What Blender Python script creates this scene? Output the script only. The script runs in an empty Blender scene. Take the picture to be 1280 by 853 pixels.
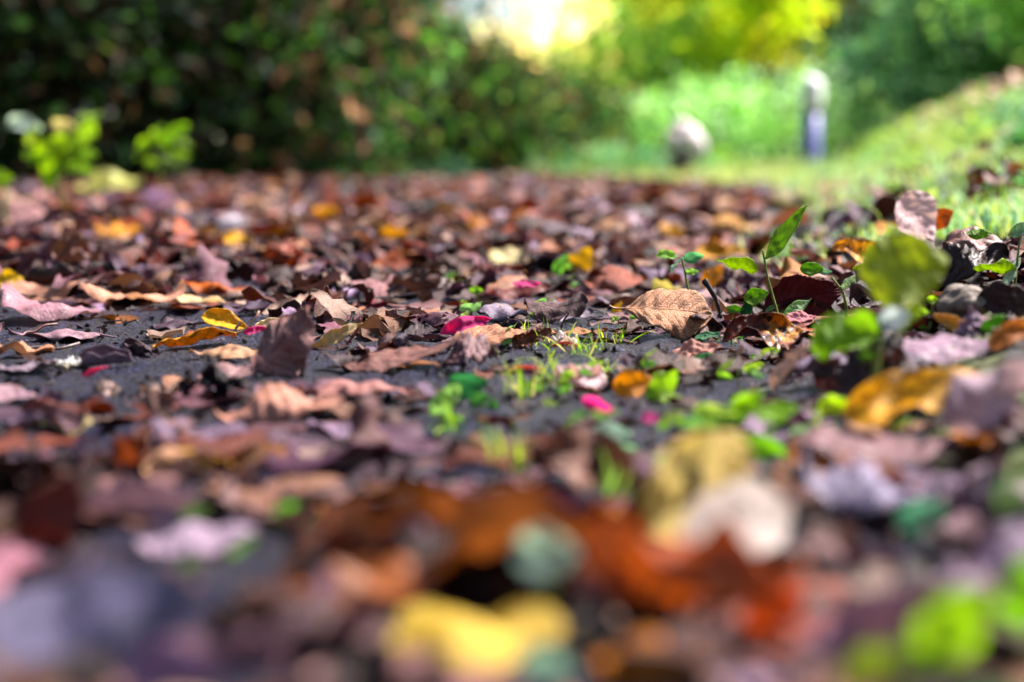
import bpy, math, random
import numpy as np
from mathutils import Matrix, Vector

rng = np.random.default_rng(11)
random.seed(11)
sc = bpy.context.scene
C = sc.collection

# ------------------------------------------------------------------ camera
H_CAM, FPX, YH = 0.116, 1778.0, 192.0            # eye height (m), focal length and horizon in photo pixels (1280 wide)
PITCH = math.atan((426.5 - YH) / FPX)
cam_d = bpy.data.cameras.new('camera')
cam = bpy.data.objects.new('camera', cam_d); C.objects.link(cam)
cam.location = (0, 0, H_CAM)
cam.rotation_euler = (math.pi / 2 - PITCH, 0, 0)
cam_d.sensor_width = 36.0
cam_d.lens = 36.0 * FPX / 1280.0
cam_d.clip_start, cam_d.clip_end = 0.01, 600
cam_d.dof.use_dof = True
cam_d.dof.focus_distance = 0.90
cam_d.dof.aperture_fstop = 3.8
sc.camera = cam

# ------------------------------------------------------------------ world, sun, exposure
SUN_EL, SUN_AZ = math.radians(52), math.radians(66)      # the sun stands high to the right, a little ahead of the lens
w = bpy.data.worlds.new('World'); sc.world = w; w.use_nodes = True
nt = w.node_tree
sky = nt.nodes.new('ShaderNodeTexSky'); sky.sky_type = 'NISHITA'; sky.sun_disc = False
sky.sun_elevation = SUN_EL; sky.sun_rotation = SUN_AZ
sky.dust_density = 2.0; sky.air_density = 1.0
nt.nodes['Background'].inputs[1].default_value = 0.052
nt.links.new(sky.outputs[0], nt.nodes['Background'].inputs[0])
sd = bpy.data.lights.new('sun', 'SUN'); sun = bpy.data.objects.new('sun', sd); C.objects.link(sun)
sd.energy = 5.0; sd.angle = math.radians(16); sd.color = (1.0, .91, .85)
to_sun = Vector((math.sin(SUN_AZ) * math.cos(SUN_EL), math.cos(SUN_AZ) * math.cos(SUN_EL), math.sin(SUN_EL)))
sun.rotation_euler = to_sun.to_track_quat('Z', 'Y').to_euler()
sc.view_settings.view_transform = 'Standard'; sc.view_settings.look = 'None'
sc.view_settings.exposure = 1.95; sc.view_settings.gamma = 1.0
sc.render.engine = 'CYCLES'
sc.cycles.use_denoising = True
sc.cycles.max_bounces = 7; sc.cycles.transparent_max_bounces = 6
sc.cycles.transmission_bounces = 5; sc.cycles.diffuse_bounces = 3; sc.cycles.glossy_bounces = 2
sc.cycles.sample_clamp_indirect = 6

# ------------------------------------------------------------------ helpers
def lin(h, k=1.0):
    h = h.lstrip('#'); out = []
    for i in (0, 2, 4):
        c = int(h[i:i + 2], 16) / 255
        out.append((c / 12.92 if c <= .04045 else ((c + .055) / 1.055) ** 2.4) * k)
    return tuple(out)

def rich(h, k=1.0):                               # a fuller, damper version of a colour picked off a pale highlight
    c = lin(h); m = max(c)
    return tuple(v * (v / m) ** .42 * k for v in c)

CP, SP = math.cos(PITCH), math.sin(PITCH)
def project(p):
    p = np.atleast_2d(p)
    y, z = p[:, 1], p[:, 2] - H_CAM
    zc = y * CP - z * SP
    up = y * SP + z * CP
    zc = np.maximum(zc, 1e-4)
    return np.stack([640 + FPX * p[:, 0] / zc, 426.5 - FPX * up / zc, zc], 1)
def ray(px, py):
    a, b = (px - 640) / FPX, (426.5 - py) / FPX
    return np.array([a, CP + b * SP, -SP + b * CP])

def sstep(a, b, x):
    t = np.clip((x - a) / (b - a), 0, 1); return t * t * (3 - 2 * t)
def edge_x(y):                                    # right edge of the path
    return 0.135 + 0.215 * np.maximum(y - .75, -0.4)
def path_right(y):                                # the path narrows away to the left beyond the bend
    return np.minimum(edge_x(y) + .02 * y, np.where(np.asarray(y) > 4.3, 1.0 - .27 * (np.asarray(y) - 4.3), 9.0))
def ground_h(x, y):
    x = np.asarray(x, float); y = np.asarray(y, float)
    e = edge_x(y)
    s = np.maximum(x - e, 0)
    near = 0.034 * sstep(0.0, .16, s) * (1 - sstep(1.2, 2.2, y)) * sstep(.35, .75, y)
    bank = 0.40 * np.maximum(s - .03 - .01 * y, 0) * sstep(.9, 2.6, y)
    bank = np.where(bank > .85, .85 + (bank - .85) * .1, bank)
    left = 0.05 * sstep(0, 1.2, -(x + .25 + .33 * y)) * sstep(2, 4, y)
    bump = .0016 * np.sin(x * 41 + 1.3 * np.sin(y * 29)) * np.cos(y * 37 + x * 13) + .003 * np.sin(x * 9 + 2) * np.sin(y * 7 + 1)
    return near + bank + left + bump * np.clip(1.2 - y * .05, .3, 1)
def gpoint(px, py):
    r = ray(px, py)
    if r[2] > -1e-3: r[2] = -1e-3
    t = H_CAM / -r[2]
    for _ in range(30):
        p = np.array([0, 0, H_CAM]) + r * t
        g = float(ground_h(p[0], p[1]))
        t += .6 * ((H_CAM - g) / -r[2] - t)
    return np.array([0, 0, H_CAM]) + r * t
def atdepth(px, py, d):                           # point seen at a pixel at ground distance d
    r = ray(px, py); return np.array([0, 0, H_CAM]) + r * (d / r[1])

def tag(o, label=None, cat=None, group=None, kind=None):
    if label: o['label'] = label
    if cat: o['category'] = cat
    if group: o['group'] = group
    if kind: o['kind'] = kind
    return o

def mesh_from(name, V, F, uv=None, col=None, mat=None, smooth=True):
    me = bpy.data.meshes.new(name)
    V = np.asarray(V, np.float32); F = np.asarray(F, np.int32)
    n, k = F.shape
    me.vertices.add(len(V)); me.vertices.foreach_set('co', V.ravel())
    me.loops.add(n * k); me.loops.foreach_set('vertex_index', F.ravel())
    me.polygons.add(n)
    me.polygons.foreach_set('loop_start', np.arange(0, n * k, k, dtype=np.int32))
    me.polygons.foreach_set('loop_total', np.full(n, k, np.int32))
    me.polygons.foreach_set('use_smooth', np.full(n, smooth))
    if uv is not None:
        l = me.uv_layers.new(name='UVMap'); l.data.foreach_set('uv', np.asarray(uv, np.float32)[F.ravel()].ravel())
    if col is not None:
        a = me.color_attributes.new('Col', 'FLOAT_COLOR', 'POINT')
        c4 = np.ones((len(V), 4), np.float32); c4[:, :3] = col
        a.data.foreach_set('color', c4.ravel())
    if mat: me.materials.append(mat)
    me.update(calc_edges=True); me.validate()
    return me
def link(name, me, parent=None, loc=None, color=None):
    o = bpy.data.objects.new(name, me); C.objects.link(o)
    if parent is not None: o.parent = parent
    if loc is not None: o.location = [float(c) for c in loc]
    if color is not None: o.color = (*color, 1)
    return o
def empty(name, loc):
    o = bpy.data.objects.new(name, None); C.objects.link(o); o.location = [float(c) for c in loc]; o.empty_display_size = .01
    return o
def tube(pts, radii, sides=6):
    pts = [Vector([float(c) for c in p]) for p in pts]; V = []; F = []
    n = len(pts)
    for i, p in enumerate(pts):
        t = (pts[min(i + 1, n - 1)] - pts[max(i - 1, 0)]).normalized()
        a = t.cross(Vector((.31, .17, .93))).normalized() if abs(t.z) < .95 else t.cross(Vector((1, 0, 0))).normalized()
        b = t.cross(a)
        for k in range(sides):
            th = 2 * math.pi * k / sides
            V.append(p + (a * math.cos(th) + b * math.sin(th)) * radii[i])
    for i in range(n - 1):
        for k in range(sides):
            k2 = (k + 1) % sides
            F.append((i * sides + k, i * sides + k2, (i + 1) * sides + k2, (i + 1) * sides + k))
    V.append(pts[-1]); 
    for k in range(sides):
        F.append(((n - 1) * sides + k, (n - 1) * sides + (k + 1) % sides, len(V) - 1, len(V) - 1))
    # last ring closes onto one point; degenerate quads become triangles after validate
    return np.array([list(v) for v in V]), [tuple(f) for f in F]
def tube_mesh(name, pts, radii, mat, sides=6):
    V, F = tube(pts, radii, sides)
    me = bpy.data.meshes.new(name)
    F2 = [f if f[2] != f[3] else f[:3] for f in F]
    me.from_pydata([tuple(v) for v in V], [], F2)
    me.polygons.foreach_set('use_smooth', [True] * len(me.polygons)); me.materials.append(mat); me.update()
    return me

# ------------------------------------------------------------------ materials
class N:
    def __init__(s, name):
        s.m = bpy.data.materials.new(name); s.m.use_nodes = True; s.t = s.m.node_tree
        s.b = s.t.nodes['Principled BSDF']; s.out = s.t.nodes['Material Output']
    def n(s, typ, **kw):
        x = s.t.nodes.new('ShaderNode' + typ)
        for k, v in kw.items():
            if k.startswith('i_'):
                x.inputs[int(k[2:]) if k[2:].isdigit() else k[2:]].default_value = v
            else: setattr(x, k, v)
        return x
    def l(s, a, b): s.t.links.new(a, b)
    def math(s, op, a, b=None, c=None, clamp=False):
        x = s.n('Math', operation=op); x.use_clamp = clamp
        for i, v in enumerate((a, b, c)):
            if v is None: continue
            if hasattr(v, 'default_value') or hasattr(v, 'links'): s.l(v, x.inputs[i])
            else: x.inputs[i].default_value = v
        return x.outputs[0]
    def mix(s, fac, a, b, mode='MIX'):
        x = s.n('Mix', data_type='RGBA', blend_type=mode)
        for i, v in ((0, fac), (6, a), (7, b)):
            if hasattr(v, 'links'): s.l(v, x.inputs[i])
            elif i == 0: x.inputs[0].default_value = v
            else: x.inputs[i].default_value = (*v[:3], 1)
        return x.outputs[2]
    def ramp(s, fac, stops, interp='LINEAR'):
        x = s.n('ValToRGB'); x.color_ramp.interpolation = interp
        e = x.color_ramp.elements
        while len(e) < len(stops): e.new(.5)
        for k, (p, c) in enumerate(stops):
            e[k].position = p; e[k].color = (*c, 1) if len(c) == 3 else c
        s.l(fac, x.inputs[0]); return x.outputs[0]

def leaf_material(name, src='object', trans=.2, rough=.45, spots=None, spot_lo=.52, spot_hi=.6, vein=.5, mottle=.6,
                  coat=.0, patch=None, vein_bright=False, spec=.3, back=None, bumpk=.5):
    g = N(name)
    oi = g.n('ObjectInfo'); tc = g.n('TexCoord')
    if src == 'object': base = oi.outputs['Color']; rnd = oi.outputs['Random']
    else:
        at = g.n('Attribute', attribute_name='Col'); base = at.outputs['Color']; rnd = oi.outputs['Random']
    W = g.math('MULTIPLY', rnd, 37.0)
    mp = g.n('Mapping'); g.l(tc.outputs['UV'], mp.inputs[0]); mp.inputs['Scale'].default_value = (1, .55, 1)
    def noise(scale, detail=3, rough_=.6):
        x = g.n('TexNoise', noise_dimensions='4D'); g.l(mp.outputs[0], x.inputs['Vector']); g.l(W, x.inputs['W'])
        x.inputs['Scale'].default_value = scale; x.inputs['Detail'].default_value = detail; x.inputs['Roughness'].default_value = rough_
        return x.outputs['Fac']
    n1 = noise(5, 4); n2 = noise(34, 6, .7)
    vor = g.n('TexVoronoi', feature='DISTANCE_TO_EDGE'); g.l(mp.outputs[0], vor.inputs['Vector']); vor.inputs['Scale'].default_value = 30
    net = g.math('SUBTRACT', 1.0, g.math('MULTIPLY', vor.outputs['Distance'], 9.0), clamp=True)
    sep = g.n('SeparateXYZ'); g.l(tc.outputs['UV'], sep.inputs[0])
    u = sep.outputs[0]; v = g.math('ABSOLUTE', g.math('SUBTRACT', sep.outputs[1], .5))      # 0 on the midrib, .5 at the margin
    mid = g.math('SUBTRACT', 1.0, g.math('DIVIDE', v, .022), clamp=True)
    ph = g.math('MULTIPLY', g.math('SUBTRACT', u, g.math('MULTIPLY', v, .42)), 9.0)
    fr = g.math('ABSOLUTE', g.math('SUBTRACT', g.math('FRACT', ph), .5))
    side = g.math('SUBTRACT', 1.0, g.math('DIVIDE', fr, .07), clamp=True)
    veins = g.math('MAXIMUM', mid, g.math('MULTIPLY', side, .7))
    c = g.mix(g.math('MULTIPLY', g.math('SUBTRACT', n1, .38, clamp=True), mottle * 2.6, clamp=True), base, g.mix(1.0, base, (.42, .36, .34), 'MULTIPLY'))
    if patch is not None:
        pf = g.math('MULTIPLY', g.math('SUBTRACT', noise(2.2, 2), .5), 9.0, clamp=True)
        c = g.mix(pf, c, patch)
    if spots is not None:
        sf = g.ramp(noise(9, 5, .7), [(spot_lo, (0, 0, 0)), (spot_hi, (1, 1, 1))])
        c = g.mix(sf, c, spots)
    c = g.mix(g.math('MULTIPLY', veins, vein), c, g.mix(1.0, base, (1.9, 1.9, 1.7), 'MULTIPLY') if vein_bright else g.mix(1.0, c, (.38, .32, .3), 'MULTIPLY'))
    c = g.mix(g.math('MULTIPLY', net, .22), c, g.mix(1.0, c, (.5, .46, .45), 'MULTIPLY'))
    c = g.mix(g.math('MULTIPLY', g.math('SUBTRACT', n2, .42, clamp=True), 2.4, clamp=True), c, g.mix(1.0, c, (.5, .46, .45), 'MULTIPLY'))
    marg = g.math('MULTIPLY', g.math('SUBTRACT', g.math('ADD', g.math('MULTIPLY', v, 2.0), n1), 1.22, clamp=True), 2.6 * mottle, clamp=True)
    c = g.mix(marg, c, g.mix(1.0, c, (.34, .27, .24), 'MULTIPLY'))
    if back is not None:
        geo = g.n('NewGeometry')
        c = g.mix(geo.outputs['Backfacing'], c, g.mix(.6, c, back))
    g.l(c, g.b.inputs['Base Color'])
    rr = g.math('ADD', rough - .12, g.math('MULTIPLY', n2, .26)); g.l(rr, g.b.inputs['Roughness'])
    g.b.inputs['Specular IOR Level'].default_value = spec
    g.b.inputs['Coat Weight'].default_value = coat; g.b.inputs['Coat Roughness'].default_value = .25
    hgt = g.math('ADD', g.math('MULTIPLY', veins, -.6 if not vein_bright else .6), g.math('ADD', g.math('MULTIPLY', n2, 1.0), g.math('ADD', g.math('MULTIPLY', net, -.35), g.math('MULTIPLY', n1, 1.5))))
    bp = g.n('Bump'); bp.inputs['Strength'].default_value = bumpk; bp.inputs['Distance'].default_value = .0016
    g.l(hgt, bp.inputs['Height']); g.l(bp.outputs[0], g.b.inputs['Normal'])
    if trans > 0:
        tr = g.n('BsdfTranslucent'); g.l(g.mix(1.0, c, (1.25, 1.2, .95), 'MULTIPLY'), tr.inputs[0])
        mx = g.n('MixShader'); mx.inputs[0].default_value = trans
        g.l(g.b.outputs[0], mx.inputs[1]); g.l(tr.outputs[0], mx.inputs[2]); g.l(mx.outputs[0], g.out.inputs[0])
    return g.m

M = {}
M['dry'] = leaf_material('dry_leaf', trans=.12, rough=.46, coat=.06)
M['dry_ribbed'] = leaf_material('ribbed_dry_leaf', trans=.12, rough=.5, vein=.75, mottle=.35, bumpk=.8)
M['gold'] = leaf_material('golden_leaf', trans=.3, rough=.4, spots=lin('#5a2a08'), spot_lo=.52, spot_hi=.6, vein=.2, mottle=.3)
M['yellow'] = leaf_material('yellow_leaf', trans=.35, rough=.4, vein=.25, mottle=.15)
M['rust'] = leaf_material('rusty_leaf', trans=.25, rough=.38, spots=lin('#1c0906'), spot_lo=.5, spot_hi=.62, vein=.3, coat=.2)
M['rust_gold'] = leaf_material('rust_and_gold_leaf', trans=.2, rough=.4, patch=lin('#d98f10', .8), spots=lin('#2a0d06'), spot_lo=.5, spot_hi=.58, coat=.2)
M['pale'] = leaf_material('pale_leaf', trans=.3, rough=.45, vein=.25, mottle=.2)
M['pale_gold'] = leaf_material('pale_leaf_with_gold', trans=.3, rough=.45, vein=.2, mottle=.1, patch=lin('#e2b030', .85))
M['green'] = leaf_material('green_leaf', trans=.55, rough=.36, vein=.3, mottle=.2, vein_bright=True, coat=.1)
M['green_spot'] = leaf_material('spotted_green_leaf', trans=.42, rough=.4, vein=.3, mottle=.25, vein_bright=True, spots=lin('#5c5a12'), spot_lo=.57, spot_hi=.66)
M['petal'] = leaf_material('petal', trans=.5, rough=.5, vein=.08, mottle=.0)
M['litter'] = leaf_material('leaf_litter', src='attr', trans=.12, rough=.5, vein=.4)
M['foliage'] = leaf_material('shrub_foliage', src='attr', trans=.45, rough=.65, vein=.0, mottle=.0, bumpk=.1, spec=.15)
M['grass'] = leaf_material('grass_blade', src='attr', trans=.4, rough=.5, vein=.0, mottle=.0, bumpk=.1, spec=.25)

def simple(name, colour, rough=.6, scale=30, var=.5, bump=.4, dist=.002, src=None):
    g = N(name); tc = g.n('TexCoord')
    n1 = g.n('TexNoise'); g.l(tc.outputs['Object'], n1.inputs['Vector']); n1.inputs['Scale'].default_value = scale; n1.inputs['Detail'].default_value = 6
    base = g.n('ObjectInfo').outputs['Color'] if src == 'object' else None
    a = base if base is not None else colour
    dk = g.mix(1.0, a, (1 - var,) * 3, 'MULTIPLY') if base is not None else tuple(c * (1 - var) for c in colour)
    g.l(g.mix(g.ramp(n1.outputs['Fac'], [(.35, (0, 0, 0)), (.65, (1, 1, 1))]), dk, a), g.b.inputs['Base Color'])
    g.b.inputs['Roughness'].default_value = rough
    bp = g.n('Bump'); bp.inputs['Strength'].default_value = bump; bp.inputs['Distance'].default_value = dist
    g.l(n1.outputs['Fac'], bp.inputs['Height']); g.l(bp.outputs[0], g.b.inputs['Normal'])
    return g.m
M['stalk'] = simple('leaf_stalk', None, .5, 200, .45, src='object')
M['bark'] = simple('bark', lin('#6c5140', .8), .8, 14, .6, .8, .02)
M['rock'] = simple('grey_brown_rock', lin('#8a7a6c', .6), .7, 260, .55, .7, .0012)
M['post_body'] = simple('blue_grey_post_paint', lin('#7478c0', .9), .4, 8, .15, .1)
M['post_cap'] = simple('white_cap_paint', lin('#f4f4fc', .95), .4, 8, .08, .1)
M['boulder'] = simple('pale_boulder', lin('#f0e0ea', .95), .7, 6, .35, .5, .02)

# ground material: soil with moss and a green tint on the bank; path: dark damp grit
def ground_mat():
    g = N('soil_and_turf'); tc = g.n('TexCoord'); geo = g.n('NewGeometry')
    def noise(s, d=6):
        x = g.n('TexNoise'); g.l(tc.outputs['Object'], x.inputs['Vector']); x.inputs['Scale'].default_value = s; x.inputs['Detail'].default_value = d; return x.outputs['Fac']
    a = noise(3); b = noise(160)
    turf = g.mix(a, lin('#39481a', .7), lin('#6f8030', .7))
    soil = g.mix(b, lin('#100b0a'), lin('#382a28'))
    g.l(g.mix(g.ramp(noise(1.2), [(.42, (0, 0, 0)), (.55, (1, 1, 1))]), turf, g.mix(.5, soil, turf)), g.b.inputs['Base Color'])
    g.b.inputs['Roughness'].default_value = .8
    bp = g.n('Bump'); bp.inputs['Strength'].default_value = .6; bp.inputs['Distance'].default_value = .003
    g.l(b, bp.inputs['Height']); g.l(bp.outputs[0], g.b.inputs['Normal'])
    return g.m
def path_mat():
    g = N('damp_path_grit'); tc = g.n('TexCoord')
    def noise(s, d=6, r=.6):
        x = g.n('TexNoise'); g.l(tc.outputs['Object'], x.inputs['Vector']); x.inputs['Scale'].default_value = s; x.inputs['Detail'].default_value = d; x.inputs['Roughness'].default_value = r; return x.outputs['Fac']
    a = noise(14, 4); b = noise(420, 5, .7); c_ = noise(130, 5)
    vo = g.n('TexVoronoi'); g.l(tc.outputs['Object'], vo.inputs['Vector']); vo.inputs['Scale'].default_value = 330
    base = g.mix(g.ramp(c_, [(.35, (0, 0, 0)), (.65, (1, 1, 1))]), lin('#040309'), lin('#1c1a40'))  # blue tone paints the sky's sheen into the damp grit
    base = g.mix(g.ramp(a, [(.4, (0, 0, 0)), (.62, (1, 1, 1))]), base, g.mix(.6, base, lin('#150d0f')))
    base = g.mix(g.ramp(b, [(.6, (0, 0, 0)), (.72, (1, 1, 1))]), base, lin('#7875b4'))
    g.l(base, g.b.inputs['Base Color'])
    g.l(g.math('ADD', .18, g.math('MULTIPLY', a, .5)), g.b.inputs['Roughness'])
    hgt = g.math('ADD', g.math('MULTIPLY', c_, 2.0), g.math('ADD', b, g.math('MULTIPLY', vo.outputs['Distance'], -.8)))
    bp = g.n('Bump'); bp.inputs['Strength'].default_value = 1.0; bp.inputs['Distance'].default_value = .006
    g.l(hgt, bp.inputs['Height']); g.l(bp.outputs[0], g.b.inputs['Normal'])
    return g.m
M['ground'] = ground_mat(); M['path'] = path_mat()

# ------------------------------------------------------------------ ground and path sheets
def grid_sheet(xs, ys, zf):
    X, Y = np.meshgrid(xs, ys); Z = zf(X, Y)
    V = np.stack([X, Y, Z], -1).reshape(-1, 3)
    nx, ny = len(xs), len(ys)
    i = np.arange((ny - 1) * (nx - 1)); r, c = i // (nx - 1), i % (nx - 1)
    a = r * nx + c
    return V, np.stack([a, a + 1, a + nx + 1, a + nx], 1)
def spaced(lo, hi, n, k):
    t = np.linspace(np.arcsinh(lo / k), np.arcsinh(hi / k), n); return np.sinh(t) * k
V, F = grid_sheet(spaced(-260, 260, 240, .25), spaced(-60, 420, 260, .35), lambda X, Y: np.where(np.hypot(X, Y) < 40, ground_h(X, np.minimum(Y, 40)), .4) - .004)
tag(link('ground', mesh_from('ground', V, F, mat=M['ground'])), kind='structure')
# the path: fine grit with real relief close by
def relief(X, Y):
    n = np.zeros_like(X)
    r = np.random.default_rng(5)
    for k in range(26):
        th = r.uniform(0, math.pi); f = r.uniform(90, 520); ph = r.uniform(0, 6.28)
        n += np.sin((X * math.cos(th) + Y * math.sin(th)) * f + ph + 1.5 * np.sin(Y * r.uniform(20, 90))) * (60 / f)
    return n * .0013
t = np.linspace(0, 1, 300) ** 1.9
ysP = -.3 + t * 9.6
ysP = np.concatenate([np.linspace(-.4, .25, 8), .25 + np.linspace(0, 1, 420) ** 1.8 * 8.6])
U = np.linspace(0, 1, 300)
Vp = []
for y in ysP:
    xl, xr = -.25 - .42 * max(y, .2) - .3, float(path_right(y)) + .06
    x = xl + (xr - xl) * U
    Vp.append(np.stack([x, np.full_like(x, y), ground_h(x, y) + relief(x, np.full_like(x, y)) * (1 - sstep(1.5, 3, y))], 1))
Vp = np.concatenate(Vp); nx, ny = 300, len(ysP)
i = np.arange((ny - 1) * (nx - 1)); a = (i // (nx - 1)) * nx + i % (nx - 1)
tag(link('path', mesh_from('path', Vp, np.stack([a, a + 1, a + nx + 1, a + nx], 1), mat=M['path'])), kind='structure')

# ------------------------------------------------------------------ leaf geometry
def leaf_geo(nu=20, nv=8, W=.5, shape='ovate', fold=.15, curl=0., curlx=0., edge=0., crumple=.03, serr=0., nserr=22, rib=.0, nrib=9, twist=0., ragged=0., seed=0, tip=1.0):
    """a leaf of length 1 along +x; returns V, F, uv"""
    r = np.random.default_rng(seed)
    u = np.linspace(0, 1, nu + 1); v = np.linspace(-1, 1, nv + 1)
    if shape == 'ovate': prof = np.sin(np.pi * u ** .72) ** .85
    elif shape == 'lance': prof = np.sin(np.pi * u ** .85) ** 1.15
    elif shape == 'round': prof = np.sqrt(np.maximum(1 - (2 * u - 1) ** 2, 0)) ** .9
    elif shape == 'obovate': prof = np.sin(np.pi * u ** 1.35) ** .8
    elif shape == 'blade': prof = np.minimum(1, (1 - u) * 1.5) * np.minimum(1, .55 + u * 3)
    elif shape == 'scrap': prof = (np.sin(np.pi * (u * .9 + .05)) ** .5) * (1 + .22 * np.sin(u * 9 + seed) + .12 * np.sin(u * 23 + seed * 2))
    prof = np.maximum(prof, .015)
    saw = 1 + serr * ((u * nserr) % 1.0) * (prof > .1)
    Uu, Vv = np.meshgrid(u, v, indexing='ij')
    vv = np.sign(Vv) * np.abs(Vv) ** .9
    lob = 1 + .06 * np.sin(u * 13 + seed)[:, None] * np.sign(Vv)
    y = vv * (W / 2) * (prof * saw)[:, None] * lob
    x = (Uu - .5) + (0 if shape == 'blade' else .10 * np.abs(vv) * (prof[:, None] * W) * (Uu - .2))
    z = np.zeros_like(x)
    if rib: z += rib * np.cos(2 * np.pi * nrib * (Uu - .21 * np.abs(Vv))) * np.minimum(np.abs(Vv) * 4, 1) * (1 - .55 * np.abs(Vv))
    for k in range(7):
        th = r.uniform(0, 2 * math.pi); f = r.uniform(3, 15); z += crumple * .9 * (5 / f) * np.sin((x * math.cos(th) + y * math.sin(th) * 1.4) * f + r.uniform(0, 6.3))
    for k in range(6):
        th = r.uniform(0, 2 * math.pi); f = r.uniform(18, 42); z += (crumple * .16 + .0012) * np.sin((x * math.cos(th) + y * math.sin(th) * 1.3) * f + 2 * np.sin(x * 9 + k) + r.uniform(0, 6.3))
    z += crumple * 1.3 * np.abs(Vv) ** 2 * np.sin(Uu * r.uniform(7, 16) + r.uniform(0, 6) + (Vv > 0) * 2)
    z += np.abs(y) * fold
    z += edge * (np.abs(Vv) ** 3) * W * .5
    if abs(curl) > 1e-3:                      # roll across the midrib, radians from midrib to margin
        k = curl / (W / 2)
        R = 1 / k; y, z = np.sin(y * k) * (R - z), R - np.cos(y * k) * (R - z)
    if abs(curlx) > 1e-3:                     # roll along the midrib, radians end to end
        k = curlx; xx = x.copy()
        R = 1 / k; x, z = np.sin(xx * k) * (R - z), R - np.cos(xx * k) * (R - z)
    if twist:
        a = twist * (Uu - .5); y, z = y * np.cos(a) - z * np.sin(a), y * np.sin(a) + z * np.cos(a)
    V = np.stack([x, y, z], -1).reshape(-1, 3)
    uv = np.stack([Uu, Vv * .5 + .5], -1).reshape(-1, 2)
    i = np.arange(nu * nv); a = (i // nv) * (nv + 1) + i % nv
    F = np.stack([a, a + nv + 1, a + nv + 2, a + 1], 1)
    if ragged:
        cu = Uu[:-1, :-1].ravel(); cv = Vv[:-1, :-1].ravel() + 1 / nv
        nz = np.sin(cu * 17 + seed) + np.sin(cv * 9 + cu * 31 + seed * 3) + np.sin(cu * 47 - cv * 13)
        keep = ~((np.abs(cv) > .35) & (nz > 2.6 - ragged * 2.2))
        F = F[keep]
    return V, F, uv

def rot(yaw, roll, tilt, flip=0):
    """yaw about z, roll raises the +x end, tilt lifts the far edge towards the lens"""
    return np.array((Matrix.Rotation(yaw, 3, 'Z') @ Matrix.Rotation(-roll, 3, 'Y') @ Matrix.Rotation(tilt, 3, 'X') @ Matrix.Rotation(math.pi * flip, 3, 'X')))

leaves_px = []         # (name phrase, box, depth) of every hand-placed thing, used for labels and to keep them clear
D = math.radians

def fit(V, box, roll=0., yaw=0., tilt=None, d=None, flip=0, facing=1, sink=.0012):
    """scale, tilt and place unit geometry so that it fills a box of photo pixels; returns matrix scale, rotation, location"""
    x0, y0, x1, y1 = box; asp = (y1 - y0) / (x1 - x0)
    base = gpoint((x0 + x1) / 2, y1)
    if d is not None:
        if base[1] < d: d = None                  # that far off the pixel would be under the ground: rest it on the ground instead
        else: base = atdepth((x0 + x1) / 2, y1, d)
    best = None
    for td in ([tilt] if tilt is not None else range(0, 100, 6)):
        R = rot(yaw, roll, D(td) * facing, flip)
        P = V @ R.T
        s = (x1 - x0) / FPX * base[1] / np.ptp(P[:, 0])
        loc = base.copy()
        for _ in range(4):
            Q = P * s + loc
            pr = project(Q)
            wpx = np.ptp(pr[:, 0]); s *= (x1 - x0) / wpx
            Q = P * s + loc; pr = project(Q)
            loc[0] += ((x0 + x1) / 2 - (pr[:, 0].min() + pr[:, 0].max()) / 2) / FPX * base[1]
            if d is None:
                zmin = Q[:, 2].min() - loc[2]; loc[1] = base[1] + (0 if True else 0)
                loc[2] = float(ground_h(loc[0], loc[1])) - zmin - sink
            else:
                loc[2] += (pr[:, 1].max() - y1) / FPX * base[1]
        pr = project(P * s + loc)
        a = np.ptp(pr[:, 1]) / np.ptp(pr[:, 0])
        e = abs(math.log(a / asp))
        if best is None or e < best[0]: best = (e, s, R, loc.copy(), td)
    return best[1:]

def place(o_mesh_V, box, **kw): return fit(o_mesh_V, box, **kw)

def stalk_points(V, nv, nu, length, bend, seed=0):
    c0 = V[nv // 2]; c1 = V[(nv + 1) * max(1, nu // 12) + nv // 2]
    dirn = (c0 - c1); dirn /= np.linalg.norm(dirn)
    pts = [c1 * .6 + c0 * .4]
    for k in range(1, 7):
        t = k / 6
        pts.append(c0 + dirn * length * t + np.array([0, bend[0] * t * t, bend[1] * t * t]) * length)
    return pts

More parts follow.
